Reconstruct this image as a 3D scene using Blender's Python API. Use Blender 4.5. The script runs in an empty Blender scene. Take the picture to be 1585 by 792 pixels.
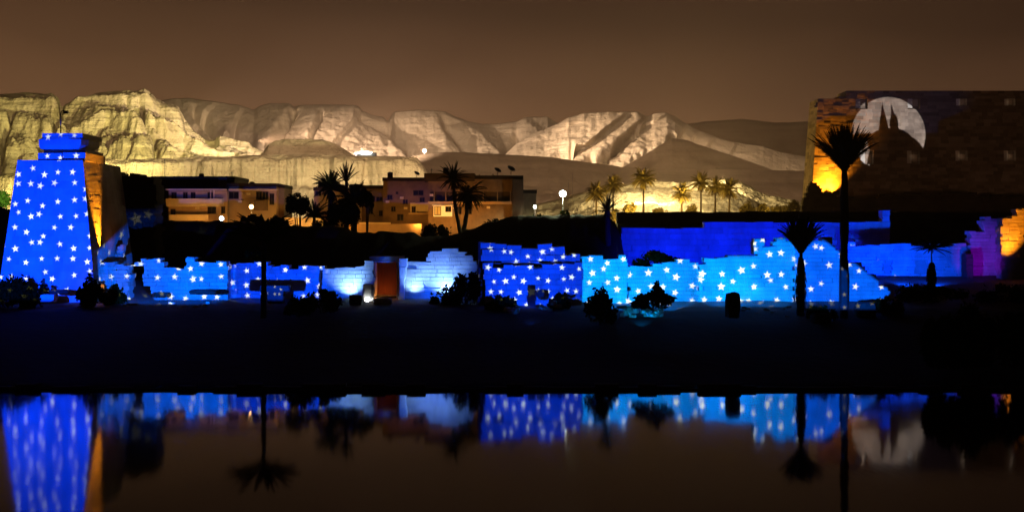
import bpy, math, random
from mathutils import Vector, Matrix, noise
R = math.radians
SC = bpy.context.scene
COL = SC.collection

# ------------------------------------------------------------------ camera
F = 1700.0            # focal length in pixels of the 1585 px wide photograph
CX, HY = 792.5, 360.0 # principal column, horizon row
CZ = 14.6             # the viewer's height above the lake
def P(px, py, D):
    return Vector(((px-CX)/F*D, D, CZ+(HY-py)/F*D))
def XX(px, D): return (px-CX)/F*D
def ZZ(py, D): return CZ+(HY-py)/F*D

cd = bpy.data.cameras.new('camera'); cam = bpy.data.objects.new('camera', cd); COL.objects.link(cam)
cam.location = (0, 0, CZ); cam.rotation_euler = (R(90), 0, 0)
cd.sensor_width = 36; cd.lens = F/1585*36; cd.shift_y = (HY-396)/1585
cd.clip_start = .5; cd.clip_end = 20000
SC.camera = cam

# ------------------------------------------------------------------ world: city-lit night sky
w = bpy.data.worlds.new('World'); SC.world = w; w.use_nodes = True
nt = w.node_tree; nt.nodes.clear()
out = nt.nodes.new('ShaderNodeOutputWorld'); bg = nt.nodes.new('ShaderNodeBackground')
tc = nt.nodes.new('ShaderNodeTexCoord'); sp = nt.nodes.new('ShaderNodeSeparateXYZ')
nz = nt.nodes.new('ShaderNodeTexNoise'); mp = nt.nodes.new('ShaderNodeMapping')
mp.inputs['Scale'].default_value = (1.6, 1.6, 5); nz.inputs['Scale'].default_value = 1.6; nz.inputs['Detail'].default_value = 4
ma = nt.nodes.new('ShaderNodeMath'); ma.operation = 'MULTIPLY_ADD'; ma.inputs[1].default_value = .07; ma.inputs[2].default_value = -.035
ad = nt.nodes.new('ShaderNodeMath'); ad.operation = 'ADD'
mx = nt.nodes.new('ShaderNodeMath'); mx.operation = 'MULTIPLY_ADD'; mx.inputs[1].default_value = .09
rp = nt.nodes.new('ShaderNodeValToRGB')
L = nt.links
L.new(tc.outputs['Generated'], sp.inputs[0]); L.new(tc.outputs['Generated'], mp.inputs[0]); L.new(mp.outputs[0], nz.inputs[0])
L.new(nz.outputs['Fac'], ma.inputs[0])
L.new(sp.outputs['X'], mx.inputs[0]); L.new(ma.outputs[0], mx.inputs[2])
L.new(sp.outputs['Z'], ad.inputs[0]); L.new(mx.outputs[0], ad.inputs[1]); L.new(ad.outputs[0], rp.inputs[0])
cr = rp.color_ramp
SKY = [(0, (.31,.150,.068)), (.07, (.215,.102,.047)), (.125, (.110,.0515,.0250)), (.20, (.036,.0170,.0092)), (.30, (.022,.0106,.0062)), (.7, (.009,.0050,.0034))]
cr.elements[0].position = SKY[0][0]; cr.elements[0].color = (*SKY[0][1], 1)
cr.elements[1].position = SKY[-1][0]; cr.elements[1].color = (*SKY[-1][1], 1)
for p_, c_ in SKY[1:-1]:
    e = cr.elements.new(p_); e.color = (*c_, 1)
L.new(rp.outputs[0], bg.inputs[0]); 
mr = nt.nodes.new('ShaderNodeMapRange'); mr.interpolation_type = 'SMOOTHSTEP'   # the glow stands over the floodlit west bank, the opposite sky is dark
for k_, v_ in ((1, -.1), (2, .86), (3, .12), (4, 1.0)): mr.inputs[k_].default_value = v_
L.new(sp.outputs['Y'], mr.inputs[0]); L.new(mr.outputs[0], bg.inputs[1]); L.new(bg.outputs[0], out.inputs[0])

SC.view_settings.view_transform = 'Standard'; SC.view_settings.look = 'None'
SC.view_settings.exposure = 0; SC.view_settings.gamma = 1; SC.view_settings.use_curve_mapping = False
SC.render.engine = 'CYCLES'
SC.cycles.use_denoising = True; SC.cycles.denoiser = 'OPENIMAGEDENOISE'
SC.cycles.max_bounces = 4; SC.cycles.diffuse_bounces = 2; SC.cycles.glossy_bounces = 3; SC.cycles.volume_bounces = 0
SC.cycles.sample_clamp_indirect = 4

# ------------------------------------------------------------------ projectors and floods (the show's lamps and a few added ones)
class E:                                   # arithmetic on node sockets
    nt = None
    def __init__(s, v): s.v = v
    @staticmethod
    def op(o, *a, clamp=False):
        n = E.nt.nodes.new('ShaderNodeMath'); n.operation = o; n.use_clamp = clamp
        for i, x in enumerate(a):
            x = x.v if isinstance(x, E) else x
            if isinstance(x, (int, float)): n.inputs[i].default_value = x
            else: E.nt.links.new(x, n.inputs[i])
        return E(n.outputs[0])
    def __add__(s, o): return E.op('ADD', s, o)
    __radd__ = __add__
    def __sub__(s, o): return E.op('SUBTRACT', s, o)
    def __rsub__(s, o): return E.op('SUBTRACT', o, s)
    def __mul__(s, o): return E.op('MULTIPLY', s, o)
    __rmul__ = __mul__
    def __truediv__(s, o): return E.op('DIVIDE', s, o)
    def __neg__(s): return s*-1.0
    def abs(s): return E.op('ABSOLUTE', s)
    def max(s, o): return E.op('MAXIMUM', s, o)
    def min(s, o): return E.op('MINIMUM', s, o)
    def soft(s, width):                    # 0 below -width/2, 1 above +width/2
        return E.op('MULTIPLY_ADD', s, 1.0/width, .5, clamp=True)

def lamp(kind, name, loc, power, col, radius=.1):
    ld = bpy.data.lights.new(name, kind); ob = bpy.data.objects.new(name, ld); COL.objects.link(ob)
    ob.location = loc; ld.energy = power; ld.color = col; ld.shadow_soft_size = radius
    return ob
def spot(name, loc, target, power, col, size=60, blend=.5, radius=.1):
    ob = lamp('SPOT', name, loc, power, col, radius)
    ob.rotation_euler = (Vector(target)-Vector(loc)).to_track_quat('-Z', 'Y').to_euler()
    ob.data.spot_size = R(size); ob.data.spot_blend = blend
    return ob

def projector(name, loc, D, power, build, size=100):
    """A slide projector looking level along +Y; build(px, py) gets the slide's coordinates on the wall plane at depth D and returns the slide colour."""
    ob = lamp('SPOT', name, loc, power, (1, 1, 1), .02)
    ob.rotation_euler = (R(90), 0, 0); ob.data.spot_size = R(size); ob.data.spot_blend = 0
    ob.data.use_nodes = True; t = ob.data.node_tree; t.nodes.clear(); E.nt = t
    o = t.nodes.new('ShaderNodeOutputLight'); em = t.nodes.new('ShaderNodeEmission'); t.links.new(em.outputs[0], o.inputs[0])
    c = t.nodes.new('ShaderNodeTexCoord'); s = t.nodes.new('ShaderNodeSeparateXYZ'); t.links.new(c.outputs['Normal'], s.inputs[0])
    x, y, z = E(s.outputs[0]), E(s.outputs[1]), E(s.outputs[2])
    dY = D-loc[1]; az = z.abs()
    sg = GOBO_SIGN
    wx = x/az*(sg*dY)+loc[0]; wz = y/az*(sg*dY)+loc[2]
    px = wx*(F/D)+CX; py = (wz-CZ)*(-F/D)+HY
    color, strength = build(t, px, py)
    if isinstance(color, tuple): em.inputs[0].default_value = (*color, 1)
    else: t.links.new(color, em.inputs[0])
    t.links.new(strength.v, em.inputs[1])
    return ob
GOBO_SIGN = 1.0

def star_slide(x0, x1, y0, y1, blue, white, cell=24, R_=6.0, seed=0., rnd=.65, hot=None, edge=6, cut=None, step=None):
    def build(t, px, py):
        mask = (px-x0).soft(edge)*(x1-px).soft(edge)*(py-y0).soft(edge)*(y1-py).soft(edge)
        if step: mask = mask*(px-step[0]).soft(3).max((py-step[1]).soft(edge))
        if cut: mask = mask*(py-cut[0]-(px-cut[1])*cut[2]).soft(edge)
        cb = t.nodes.new('ShaderNodeCombineXYZ')
        t.links.new((px*(1/cell)+seed*7.31).v, cb.inputs[0]); t.links.new((py*(1/cell)+seed*3.77).v, cb.inputs[1])
        v = t.nodes.new('ShaderNodeTexVoronoi'); v.voronoi_dimensions = '2D'; v.inputs['Scale'].default_value = 1; v.inputs['Randomness'].default_value = rnd
        t.links.new(cb.outputs[0], v.inputs['Vector'])
        sb = t.nodes.new('ShaderNodeVectorMath'); sb.operation = 'SUBTRACT'
        t.links.new(cb.outputs[0], sb.inputs[0]); t.links.new(v.outputs['Position'], sb.inputs[1])
        s = t.nodes.new('ShaderNodeSeparateXYZ'); t.links.new(sb.outputs[0], s.inputs[0])
        dx, dy = E(s.outputs[0])*cell, E(s.outputs[1])*cell
        r = E.op('SQRT', dx*dx+dy*dy)
        th = E.op('ARCTAN2', dx, -dy)      # zero straight up
        sc = t.nodes.new('ShaderNodeSeparateColor'); t.links.new(v.outputs['Color'], sc.inputs[0])
        th = th+(E(sc.outputs[0])-.5)*.7
        a = 2*math.pi/5
        m = E.op('WRAP', th, a/2, -a/2).abs()
        qx, qy = r*E.op('COSINE', m), r*E.op('SINE', m)
        d = (E(sc.outputs[2])*(R_*.35)+R_*.72 - qx - qy*(.636/.2645))    # >0 inside the five-pointed star
        st = d.soft(3.8)*(E(sc.outputs[1])*.45+.6)
        mixn = t.nodes.new('ShaderNodeMix'); mixn.data_type = 'RGBA'
        t.links.new(st.v, mixn.inputs['Factor'])
        b = mixn.inputs['A']; mixn.inputs['B'].default_value = (*white, 1)
        mixn.inputs['A'].default_value = (*blue, 1)
        k = mask
        if hot:
            hx, hy, hr, amt = hot
            q = 1-E.op('SQRT', (px-hx)*(px-hx)+(py-hy)*(py-hy))*(1/hr)
            k = mask*(1+q.max(0.0)*amt)
        return mixn.outputs['Result'], k
    return build

def moon_slide(t, px, py):
    def ell(cx, cy, rx, ry): 
        a = (px-cx)*(1/rx); b = (py-cy)*(1/ry)
        return (1-E.op('SQRT', a*a+b*b))*min(rx, ry)
    def tri(*pts):
        d = None
        for i in range(3):
            (ax, ay), (bx, by) = pts[i], pts[(i+1) % 3]
            nx, ny = -(by-ay), bx-ax; l = math.hypot(nx, ny)
            cx, cy = pts[(i+2) % 3]
            if (cx-ax)*nx+(cy-ay)*ny < 0: nx, ny = -nx, -ny
            e = (px-ax)*(nx/l)+(py-ay)*(ny/l)
            d = e if d is None else d.min(e)
        return d
    disc = ell(1376, 208, 57, 57).soft(1.6)
    jackal = ell(1379, 222, 36, 24)
    for s in (tri((1367, 159), (1360, 206), (1378, 206)), tri((1380.5, 160), (1379, 206), (1394, 206)),
              tri((1316, 211), (1362, 206), (1362, 222)), ell(1391, 256, 45, 50), ell(1342, 213, 26, 6.5), ell(1368, 192, 5.6, 17), ell(1384.5, 193, 6.8, 17)):
        jackal = jackal.max(s)
    figure = 1-jackal.soft(1.6)
    n = t.nodes.new('ShaderNodeTexNoise'); n.inputs['Scale'].default_value = .055; n.inputs['Detail'].default_value = 4
    cb = t.nodes.new('ShaderNodeCombineXYZ'); t.links.new(px.v, cb.inputs[0]); t.links.new(py.v, cb.inputs[1]); t.links.new(cb.outputs[0], n.inputs['Vector'])
    maria = E.op('MULTIPLY_ADD', E(n.outputs['Fac'])-.42, 3.2, .5, clamp=True)*.55+.5
    return (.95, .93, 1.0), disc*figure*maria

B1, W1 = (0.0, .045, 1.0), (1.1, 1.5, 1.5)
projector('tower_star_projector', (-64, 122, 10), 150, 2.3e5, star_slide(-20, 150, 204, 472, (0,.030,1.0), (.6,.8,.9), 23, 4.6, 1.0, .62), 120)
projector('left_wall_star_projector', (XX(252, 135), 135, 7.2), 152, 6.0e4, star_slide(149, 354, 388, 476, (0,.10,1.15), (.85,1.1,1.2), 23, 5.0, 2.0, .7), 120)
projector('gate_side_star_projector', (XX(420, 137), 137, 7.2), 153.6, 5.0e4, star_slide(352, 505, 402, 474, (0,.04,1.0), (.9,1.15,1.2), 23, 4.8, 3.0, .7, edge=10), 120)
projector('middle_star_projector', (XX(822, 134), 134, 7.6), 146, 2.4e4, star_slide(746, 902, 374, 482, (0,.035,1.0), (1.0,1.4,1.6), 18.5, 4.4, 4.0, .7), 125)
projector('cyan_block_star_projector', (XX(988, 133), 133, 7.2), 150, 6.5e4, star_slide(896, 1084, 392, 500, (0,.22,1.2), (1.1,1.3,1.2), 24, 5.5, 5.0, .75), 120)
projector('centre_wall_star_projector', (XX(1150, 133), 133, 7.2), 150, 6.2e4, star_slide(1082, 1232, 370, 480, (0,.20,1.2), (1.1,1.3,1.2), 23.5, 5.5, 6.0, .75, hot=(1140, 450, 70, .6), step=(1166, 397)), 120)
projector('right_wall_star_projector', (XX(1306, 106), 106, 7.2), 150, 3.2e5, star_slide(1229, 1379, 372, 478, (0,.10,1.1), (.9,1.1,1.1), 26, 5.4, 7.0, .75, cut=(372, 1276, .76)))
projector('moon_projector', (125, 206, 22), 330, 6.0e5, moon_slide, size=120)

# flood lights standing at the feet of the walls
spot('gate_wall_flood', P(541, 460, 151.5), P(541, 428, 153.2), 3300, (.27, .62, 1.0), 110, 1, .15)
spot('broken_wall_flood', P(640, 456, 151.9), P(643, 428, 153.4), 1900, (.27, .60, 1.0), 110, 1, .15)
spot('broken_wall_flood', P(690, 458, 151.4), P(688, 428, 153.4), 3300, (.27, .60, 1.0), 110, 1, .15)
spot('gate_wall_wash', P(520, 452, 148.5), P(530, 425, 153), 5200, (0, .06, 1), 100, 1, .3)
spot('broken_wall_wash', P(672, 452, 147.5), P(672, 420, 153), 7500, (0, .06, 1), 110, 1, .3)
lamp('POINT', 'gateway_lamp', P(596, 455, 155.2), 120, (1, .36, .06), .1)
lamp('POINT', 'gate_edge_fill', P(583.5, 459, 153.7), 22, (1, .45, .2), .05)  # added lamp, only brightens the doorway edge strips
lamp('POINT', 'stone_post_flood', P(569, 466, 150.6), 260, (.8, .9, 1.0), .1)
spot('tower_flank_flood', (-54.5, 156.5, 11.4), (-57.7, 157.5, 18), 90, (1, .30, .02), 120, 1, .2)  # added weak wide lamp, spreads an orange tint over the flank
spot('tower_flank_flood', (-56.5, 152.7, 11.15), (-57.9, 153.0, 20), 60000, (1, .33, .012), 38, .9, .12)
for x_ in (985, 1045, 1110, 1180, 1260, 1340):
    spot('back_wall_flood', P(x_, 413, 172), P(x_, 372, 185), 11000, (0, .012, 1), 112, 1, .3)
for x_, p_ in ((1345, 26000), (1400, 30000), (1450, 24000)):
    spot('court_wall_flood', P(x_, 437, 164), P(x_, 400, 178), p_*.6, (0, .05, 1), 84, 1, .3)
spot('court_wall_flood', P(1518, 434, 166), P(1520, 392, 178), 6500, (.24, .0, 1), 46, 1, .3)
spot('end_wall_flood', P(1563, 430, 168.8), P(1564, 352, 172), 19000, (1, .30, .01), 46, 1, .1)
for x_ in (1274, 1289): spot('pylon_corner_flood', P(x_, 303, 328.2), P(x_, 245, 329.4), 65000, (1, .33, .012), 95, 1, .2)

# ------------------------------------------------------------------ helpers
def new_mesh_obj(name, verts, faces, mat, parent=None, smooth=False):
    me = bpy.data.meshes.new(name); me.from_pydata([tuple(v) for v in verts], [], faces); me.validate(); me.update()
    if smooth:
        for p in me.polygons: p.use_smooth = True
    o = bpy.data.objects.new(name, me); COL.objects.link(o)
    if mat: me.materials.append(mat)
    if parent: o.parent = parent
    return o
def tag(o, label=None, cat=None, group=None, kind=None):
    if label: o['label'] = label
    if cat: o['category'] = cat
    if group: o['group'] = group
    if kind: o['kind'] = kind
    return o
def thing(name, label, cat, loc=(0, 0, 0), group=None):
    o = bpy.data.objects.new(name, None); COL.objects.link(o); o.location = loc; o.empty_display_size = .3
    return tag(o, label, cat, group, 'thing')

class MB:
    def __init__(s): s.v = []; s.f = []
    def box(s, x0, x1, y0, y1, z0, z1):
        n = len(s.v)
        s.v += [(x0,y0,z0),(x1,y0,z0),(x1,y1,z0),(x0,y1,z0),(x0,y0,z1),(x1,y0,z1),(x1,y1,z1),(x0,y1,z1)]
        s.f += [tuple(n+i for i in q) for q in ((0,3,2,1),(4,5,6,7),(0,1,5,4),(1,2,6,5),(2,3,7,6),(3,0,4,7))]
        return s
    def hexa(s, p8):
        n = len(s.v); s.v += [tuple(p) for p in p8]
        s.f += [tuple(n+i for i in q) for q in ((0,3,2,1),(4,5,6,7),(0,1,5,4),(1,2,6,5),(2,3,7,6),(3,0,4,7))]
        return s
    def rock(s, c, sx, sy, sz, rng, rot=0, chip=.18):
        """a rough stone block: box corners cut and jittered, cut once more along each edge"""
        n = len(s.v); cr, sr = math.cos(rot), math.sin(rot); idx = {}
        g = (-1, -.35, .4, 1)
        for i, a in enumerate(g):
            for j, b in enumerate(g):
                for k, d in enumerate(g):
                    if 0 < i < 3 and 0 < j < 3 and 0 < k < 3: continue
                    ed = (i in (0, 3))+(j in (0, 3))+(k in (0, 3))
                    sh = 1-(chip*.45*(ed-1) if ed > 1 else 0)*rng.uniform(.4, 1.6)
                    x, y, z = a*sx*sh+rng.uniform(-1, 1)*chip*.2*sx, b*sy*sh+rng.uniform(-1, 1)*chip*.2*sy, d*sz*sh+rng.uniform(-1, 1)*chip*.2*sz
                    idx[i, j, k] = len(s.v); s.v.append((c[0]+x*cr-y*sr, c[1]+x*sr+y*cr, c[2]+z))
        for a in range(3):
            for b in range(3):
                s.f += [(idx[a,b,0], idx[a,b+1,0], idx[a+1,b+1,0], idx[a+1,b,0]), (idx[a,b,3], idx[a+1,b,3], idx[a+1,b+1,3], idx[a,b+1,3]),
                        (idx[a,0,b], idx[a+1,0,b], idx[a+1,0,b+1], idx[a,0,b+1]), (idx[a,3,b], idx[a,3,b+1], idx[a+1,3,b+1], idx[a+1,3,b]),
                        (idx[0,a,b], idx[0,a,b+1], idx[0,a+1,b+1], idx[0,a+1,b]), (idx[3,a,b], idx[3,a+1,b], idx[3,a+1,b+1], idx[3,a,b+1])]
        return s
    def tube(s, pts, rad, n=7, cap=True):
        rings = []
        for i, p in enumerate(pts):
            p = Vector(p); a = Vector(pts[max(i-1, 0)]); b = Vector(pts[min(i+1, len(pts)-1)])
            t = (b-a).normalized(); u = t.cross(Vector((0, 1, 0.01)))
            u = u.normalized() if u.length > .05 else Vector((1, 0, 0)); v = t.cross(u)
            r = rad[i] if isinstance(rad, (list, tuple)) else rad
            k = len(s.v); rings.append(k)
            for j in range(n):
                an = 2*math.pi*j/n; s.v.append(tuple(p+u*(r*math.cos(an))+v*(r*math.sin(an))))
        for a, b in zip(rings, rings[1:]):
            for j in range(n): s.f.append((a+j, a+(j+1) % n, b+(j+1) % n, b+j))
        if cap:
            s.f.append(tuple(rings[0]+j for j in reversed(range(n)))); s.f.append(tuple(rings[-1]+j for j in range(n)))
        return s
    def disc_ball(s, c, rx, ry, rz, nu=12, nv=8):
        k = len(s.v)
        for i in range(nv+1):
            a = math.pi*i/nv
            for j in range(nu):
                b = 2*math.pi*j/nu
                s.v.append((c[0]+rx*math.sin(a)*math.cos(b), c[1]+ry*math.sin(a)*math.sin(b), c[2]+rz*math.cos(a)))
        for i in range(nv):
            for j in range(nu):
                q = [k+i*nu+j, k+i*nu+(j+1) % nu, k+(i+1)*nu+(j+1) % nu, k+(i+1)*nu+j]
                s.f.append(tuple(q))
        return s
    def build(s, name, mat, parent=None, smooth=False, origin=None):
        if parent is not None:
            o = Vector(parent.location)
            if parent.parent: o = o+Vector(parent.parent.location)
        else: o = Vector(origin) if origin is not None else Vector((0, 0, 0))
        ob = new_mesh_obj(name, [Vector(v)-o for v in s.v], s.f, mat, parent, smooth)
        if parent is None: ob.location = o
        return ob

# ------------------------------------------------------------------ materials
def mat(name, c1, c2=None, rough=.9, scale=.4, bump=0., bscale=2., detail=6, spec=.2, emit=None, estr=0, streak=None):
    m = bpy.data.materials.new(name); m.use_nodes = True; t = m.node_tree; b = t.nodes['Principled BSDF']
    b.inputs['Roughness'].default_value = rough; b.inputs['Specular IOR Level'].default_value = spec
    b.inputs['Base Color'].default_value = (*c1, 1)
    g = t.nodes.new('ShaderNodeNewGeometry')
    if c2:
        n = t.nodes.new('ShaderNodeTexNoise'); n.inputs['Scale'].default_value = scale; n.inputs['Detail'].default_value = detail; n.inputs['Roughness'].default_value = .62
        if streak:
            q = t.nodes.new('ShaderNodeMapping'); q.inputs['Scale'].default_value = streak
            t.links.new(g.outputs['Position'], q.inputs[0]); t.links.new(q.outputs[0], n.inputs['Vector'])
        else: t.links.new(g.outputs['Position'], n.inputs['Vector'])
        r = t.nodes.new('ShaderNodeValToRGB'); r.color_ramp.elements[0].position = .32; r.color_ramp.elements[1].position = .68
        r.color_ramp.elements[0].color = (*c1, 1); r.color_ramp.elements[1].color = (*c2, 1)
        t.links.new(n.outputs['Fac'], r.inputs[0]); t.links.new(r.outputs[0], b.inputs['Base Color'])
    if bump:
        n2 = t.nodes.new('ShaderNodeTexNoise'); n2.inputs['Scale'].default_value = bscale; n2.inputs['Detail'].default_value = 5
        t.links.new(g.outputs['Position'], n2.inputs['Vector'])
        bp = t.nodes.new('ShaderNodeBump'); bp.inputs['Strength'].default_value = 1; bp.inputs['Distance'].default_value = bump
        t.links.new(n2.outputs['Fac'], bp.inputs['Height']); t.links.new(bp.outputs[0], b.inputs['Normal'])
    if emit:
        b.inputs['Emission Color'].default_value = (*emit, 1); b.inputs['Emission Strength'].default_value = estr
    return m
SAND = mat('sandstone', (.33,.27,.20), (.52,.44,.34), .92, .45, .06, 2.2, streak=(1, 1, .45))
SANDW = mat('worn_sandstone', (.26,.21,.155), (.40,.33,.25), .92, .5, .05, 2.2)
PYL = mat('pylon_sandstone', (.27,.20,.145), (.40,.31,.23), .92, .12, .06, 1.2)
def block_tones(m, lo, hi):              # every stone of the masonry has its own tone
    t = m.node_tree; b = t.nodes['Principled BSDF']; src = b.inputs['Base Color'].links[0].from_socket
    g = t.nodes.new('ShaderNodeNewGeometry'); r = t.nodes.new('ShaderNodeMapRange'); r.inputs[3].default_value = lo; r.inputs[4].default_value = hi
    t.links.new(g.outputs['Random Per Island'], r.inputs[0]); x = t.nodes.new('ShaderNodeMix'); x.data_type = 'RGBA'; x.blend_type = 'MULTIPLY'; x.inputs['Factor'].default_value = 1
    c = t.nodes.new('ShaderNodeCombineColor')
    for k in range(3): t.links.new(r.outputs[0], c.inputs[k])
    t.links.new(src, x.inputs['A']); t.links.new(c.outputs[0], x.inputs['B']); t.links.new(x.outputs['Result'], b.inputs['Base Color'])
block_tones(SAND, .84, 1.08); block_tones(SANDW, .7, 1.1); block_tones(PYL, .6, 1.15)
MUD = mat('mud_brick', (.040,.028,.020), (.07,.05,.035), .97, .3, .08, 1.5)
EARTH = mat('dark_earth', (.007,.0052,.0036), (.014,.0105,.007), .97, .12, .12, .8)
ROCKC = mat('rubble_stone', (.30,.25,.18), (.42,.35,.26), .92, .9, .06, 3)
GROUND = mat('bank_earth_and_spill_dust', (.007,.0052,.0036), (.014,.0105,.007), .97, .12, .12, .8)
t = GROUND.node_tree; b = t.nodes['Principled BSDF']; src = b.inputs['Base Color'].links[0].from_socket     # dust round the ruins painted paler than the bank so the blue spill shows
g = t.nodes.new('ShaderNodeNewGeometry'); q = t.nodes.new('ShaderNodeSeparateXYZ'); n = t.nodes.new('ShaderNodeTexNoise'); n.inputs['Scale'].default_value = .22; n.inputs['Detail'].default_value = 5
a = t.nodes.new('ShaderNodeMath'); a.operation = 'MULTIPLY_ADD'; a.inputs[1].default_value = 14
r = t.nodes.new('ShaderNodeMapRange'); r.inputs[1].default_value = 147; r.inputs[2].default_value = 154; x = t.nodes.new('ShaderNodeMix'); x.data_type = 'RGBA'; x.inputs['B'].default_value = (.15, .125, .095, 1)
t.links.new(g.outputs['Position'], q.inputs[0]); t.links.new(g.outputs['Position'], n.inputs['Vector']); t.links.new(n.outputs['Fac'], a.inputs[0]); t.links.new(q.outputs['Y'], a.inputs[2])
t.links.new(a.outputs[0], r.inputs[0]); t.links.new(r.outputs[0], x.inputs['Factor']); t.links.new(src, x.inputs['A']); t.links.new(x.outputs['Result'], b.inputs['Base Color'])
DARKST = mat('dark_stone', (.020,.014,.007), (.032,.023,.012), .95, .6, .06, 3)  # stone in one near-black tone
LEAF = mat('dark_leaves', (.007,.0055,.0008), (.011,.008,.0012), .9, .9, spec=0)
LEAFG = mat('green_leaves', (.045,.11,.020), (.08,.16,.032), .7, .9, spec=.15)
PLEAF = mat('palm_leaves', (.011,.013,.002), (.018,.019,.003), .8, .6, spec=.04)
GOLDL = mat('gold_lit_leaves', (.10,.085,.03), (.15,.125,.045), .8, .9, spec=.1)  # golden lamplight put into the leaf colour
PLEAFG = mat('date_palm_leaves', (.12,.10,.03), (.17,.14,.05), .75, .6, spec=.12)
BARK = mat('palm_bark', (.016,.012,.008), (.028,.021,.014), .95, 1.5, .04, 6)
PLAST = mat('ochre_plaster', (.36,.25,.15), (.44,.31,.19), .9, .8, .02, 3)
PLASTB = mat('brown_plaster', (.15,.10,.065), (.21,.14,.09), .9, .8, .02, 3)
PLASTC = mat('cream_plaster', (.55,.46,.32), (.62,.53,.38), .9, .8, .02, 3)
DARKP = mat('dark_plaster', (.05,.034,.025), (.07,.047,.034), .9, .8, .02, 3)
ROOFD = mat('dark_roof', (.018,.014,.012), (.03,.022,.018), .9, .8)
GLASS = mat('dark_window', (.012,.012,.014), rough=.15, spec=.5)
FRAME = mat('window_frame', (.10,.07,.05), rough=.6)
WOOD = mat('door_wood', (.10,.025,.014), (.14,.035,.02), .8, .9, streak=(6, 1, .6))
METAL = mat('painted_metal', (.035,.035,.04), rough=.5, spec=.4)
WHITEM = mat('white_enamel', (.55,.55,.55), rough=.4, spec=.4)
PALELIT = mat('pale_lit_stone', (.62,.56,.47), (.70,.64,.54), .9, .8, .03, 3)  # pale tone; on door edges and window recesses it paints light
def glow(name, col, s): return mat(name, (.2,.2,.2), emit=col, estr=s)
G_WHITE = glow('lamp_white', (.92,1.0,.86), 40); G_COOL = glow('lamp_cool', (.72,.92,1.0), 12); G_SOD = glow('lamp_sodium', (1,.62,.22), 10)
G_WARM = glow('lamp_warm', (1,.8,.5), 12); G_ROOM = glow('lit_room', (1,.52,.12), 1.1)

def rockmat(name, c1, c2, c3, strata=.09, bump=6):
    m = mat(name, c1, rough=.97, spec=.05); t = m.node_tree; b = t.nodes['Principled BSDF']
    g = t.nodes.new('ShaderNodeNewGeometry')
    def nse(sc, scl, det=7):
        q = t.nodes.new('ShaderNodeMapping'); q.inputs['Scale'].default_value = scl
        n = t.nodes.new('ShaderNodeTexNoise'); n.inputs['Scale'].default_value = sc; n.inputs['Detail'].default_value = det; n.inputs['Roughness'].default_value = .65
        t.links.new(g.outputs['Position'], q.inputs[0]); t.links.new(q.outputs[0], n.inputs['Vector']); return n
    n1 = nse(.006, (1, 1, 1)); n2 = nse(.004, (1, 1, 14), 5); n3 = nse(.05, (1, 1, 1), 5)
    a = t.nodes.new('ShaderNodeMath'); a.operation = 'MULTIPLY_ADD'; a.inputs[1].default_value = .5
    t.links.new(n2.outputs['Fac'], a.inputs[0]); 
    a2 = t.nodes.new('ShaderNodeMath'); a2.operation = 'MULTIPLY'; a2.inputs[1].default_value = .5
    t.links.new(n1.outputs['Fac'], a2.inputs[0]); t.links.new(a2.outputs[0], a.inputs[2])
    r = t.nodes.new('ShaderNodeValToRGB'); r.color_ramp.elements[0].position = .38; r.color_ramp.elements[1].position = .62
    r.color_ramp.elements[0].color = (*c1, 1); r.color_ramp.elements[1].color = (*c3, 1)
    e = r.color_ramp.elements.new(.5); e.color = (*c2, 1)
    t.links.new(a.outputs[0], r.inputs[0]); t.links.new(r.outputs[0], b.inputs['Base Color'])
    bp = t.nodes.new('ShaderNodeBump'); bp.inputs['Strength'].default_value = 1; bp.inputs['Distance'].default_value = bump
    ad = t.nodes.new('ShaderNodeMath'); ad.operation = 'ADD'
    t.links.new(n3.outputs['Fac'], ad.inputs[0]); t.links.new(n2.outputs['Fac'], ad.inputs[1])
    t.links.new(ad.outputs[0], bp.inputs['Height']); t.links.new(bp.outputs[0], b.inputs['Normal'])
    return m
LIME = rockmat('limestone', (.30,.24,.16), (.42,.35,.24), (.54,.46,.33), bump=10)
LIMES = rockmat('pale_limestone', (.40,.33,.25), (.46,.385,.295), (.52,.44,.34), bump=5)
SHADEBR = rockmat('shade_brown_rock', (.16,.12,.085), (.22,.165,.12), (.28,.21,.155), bump=3)  # darker brown that puts shade into the low hill and the spur

# ------------------------------------------------------------------ setting: ground sheet, lake, hills
def lerp(a, b, t): return a+(b-a)*t
def interp(pts, x):
    if x <= pts[0][0]: return pts[0][1]
    for (x0, y0), (x1, y1) in zip(pts, pts[1:]):
        if x <= x1: return lerp(y0, y1, (x-x0)/(x1-x0))
    return pts[-1][1]
GP = [(-400, -3), (100.9, -3), (101.6, .15), (112, 1.35), (125, 3.0), (140, 4.5), (152, 5.3), (175, 7.5), (195, 8), (400, 8), (3000, 9), (9000, 12)]
def gz(y): return interp(GP, y)
ys = [-400, -100, 60, 100.9, 101.6] + [104+3*i for i in range(32)] + [205, 215, 230, 260, 300, 360, 450, 600, 900, 1500, 3000, 6000, 9000]
xs = [-6000, -2500, -1000, -500, -250, -170] + [-150+4*i for i in range(76)] + [170, 250, 500, 1000, 2500, 6000]
vs = []; fs = []
for y in ys:
    for x in xs:
        h = gz(y)
        if 102 < y < 300: h += .3*min(1, (y-102)/12)*noise.fractal(Vector((x*.08, y*.08, 3.1)), 1, 2, 4)
        vs.append((x, y, h))
nx = len(xs)
for j in range(len(ys)-1):
    for i in range(nx-1): fs.append((j*nx+i, j*nx+i+1, (j+1)*nx+i+1, (j+1)*nx+i))
tag(new_mesh_obj('ground', vs, fs, GROUND, smooth=True), kind='structure')

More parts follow.
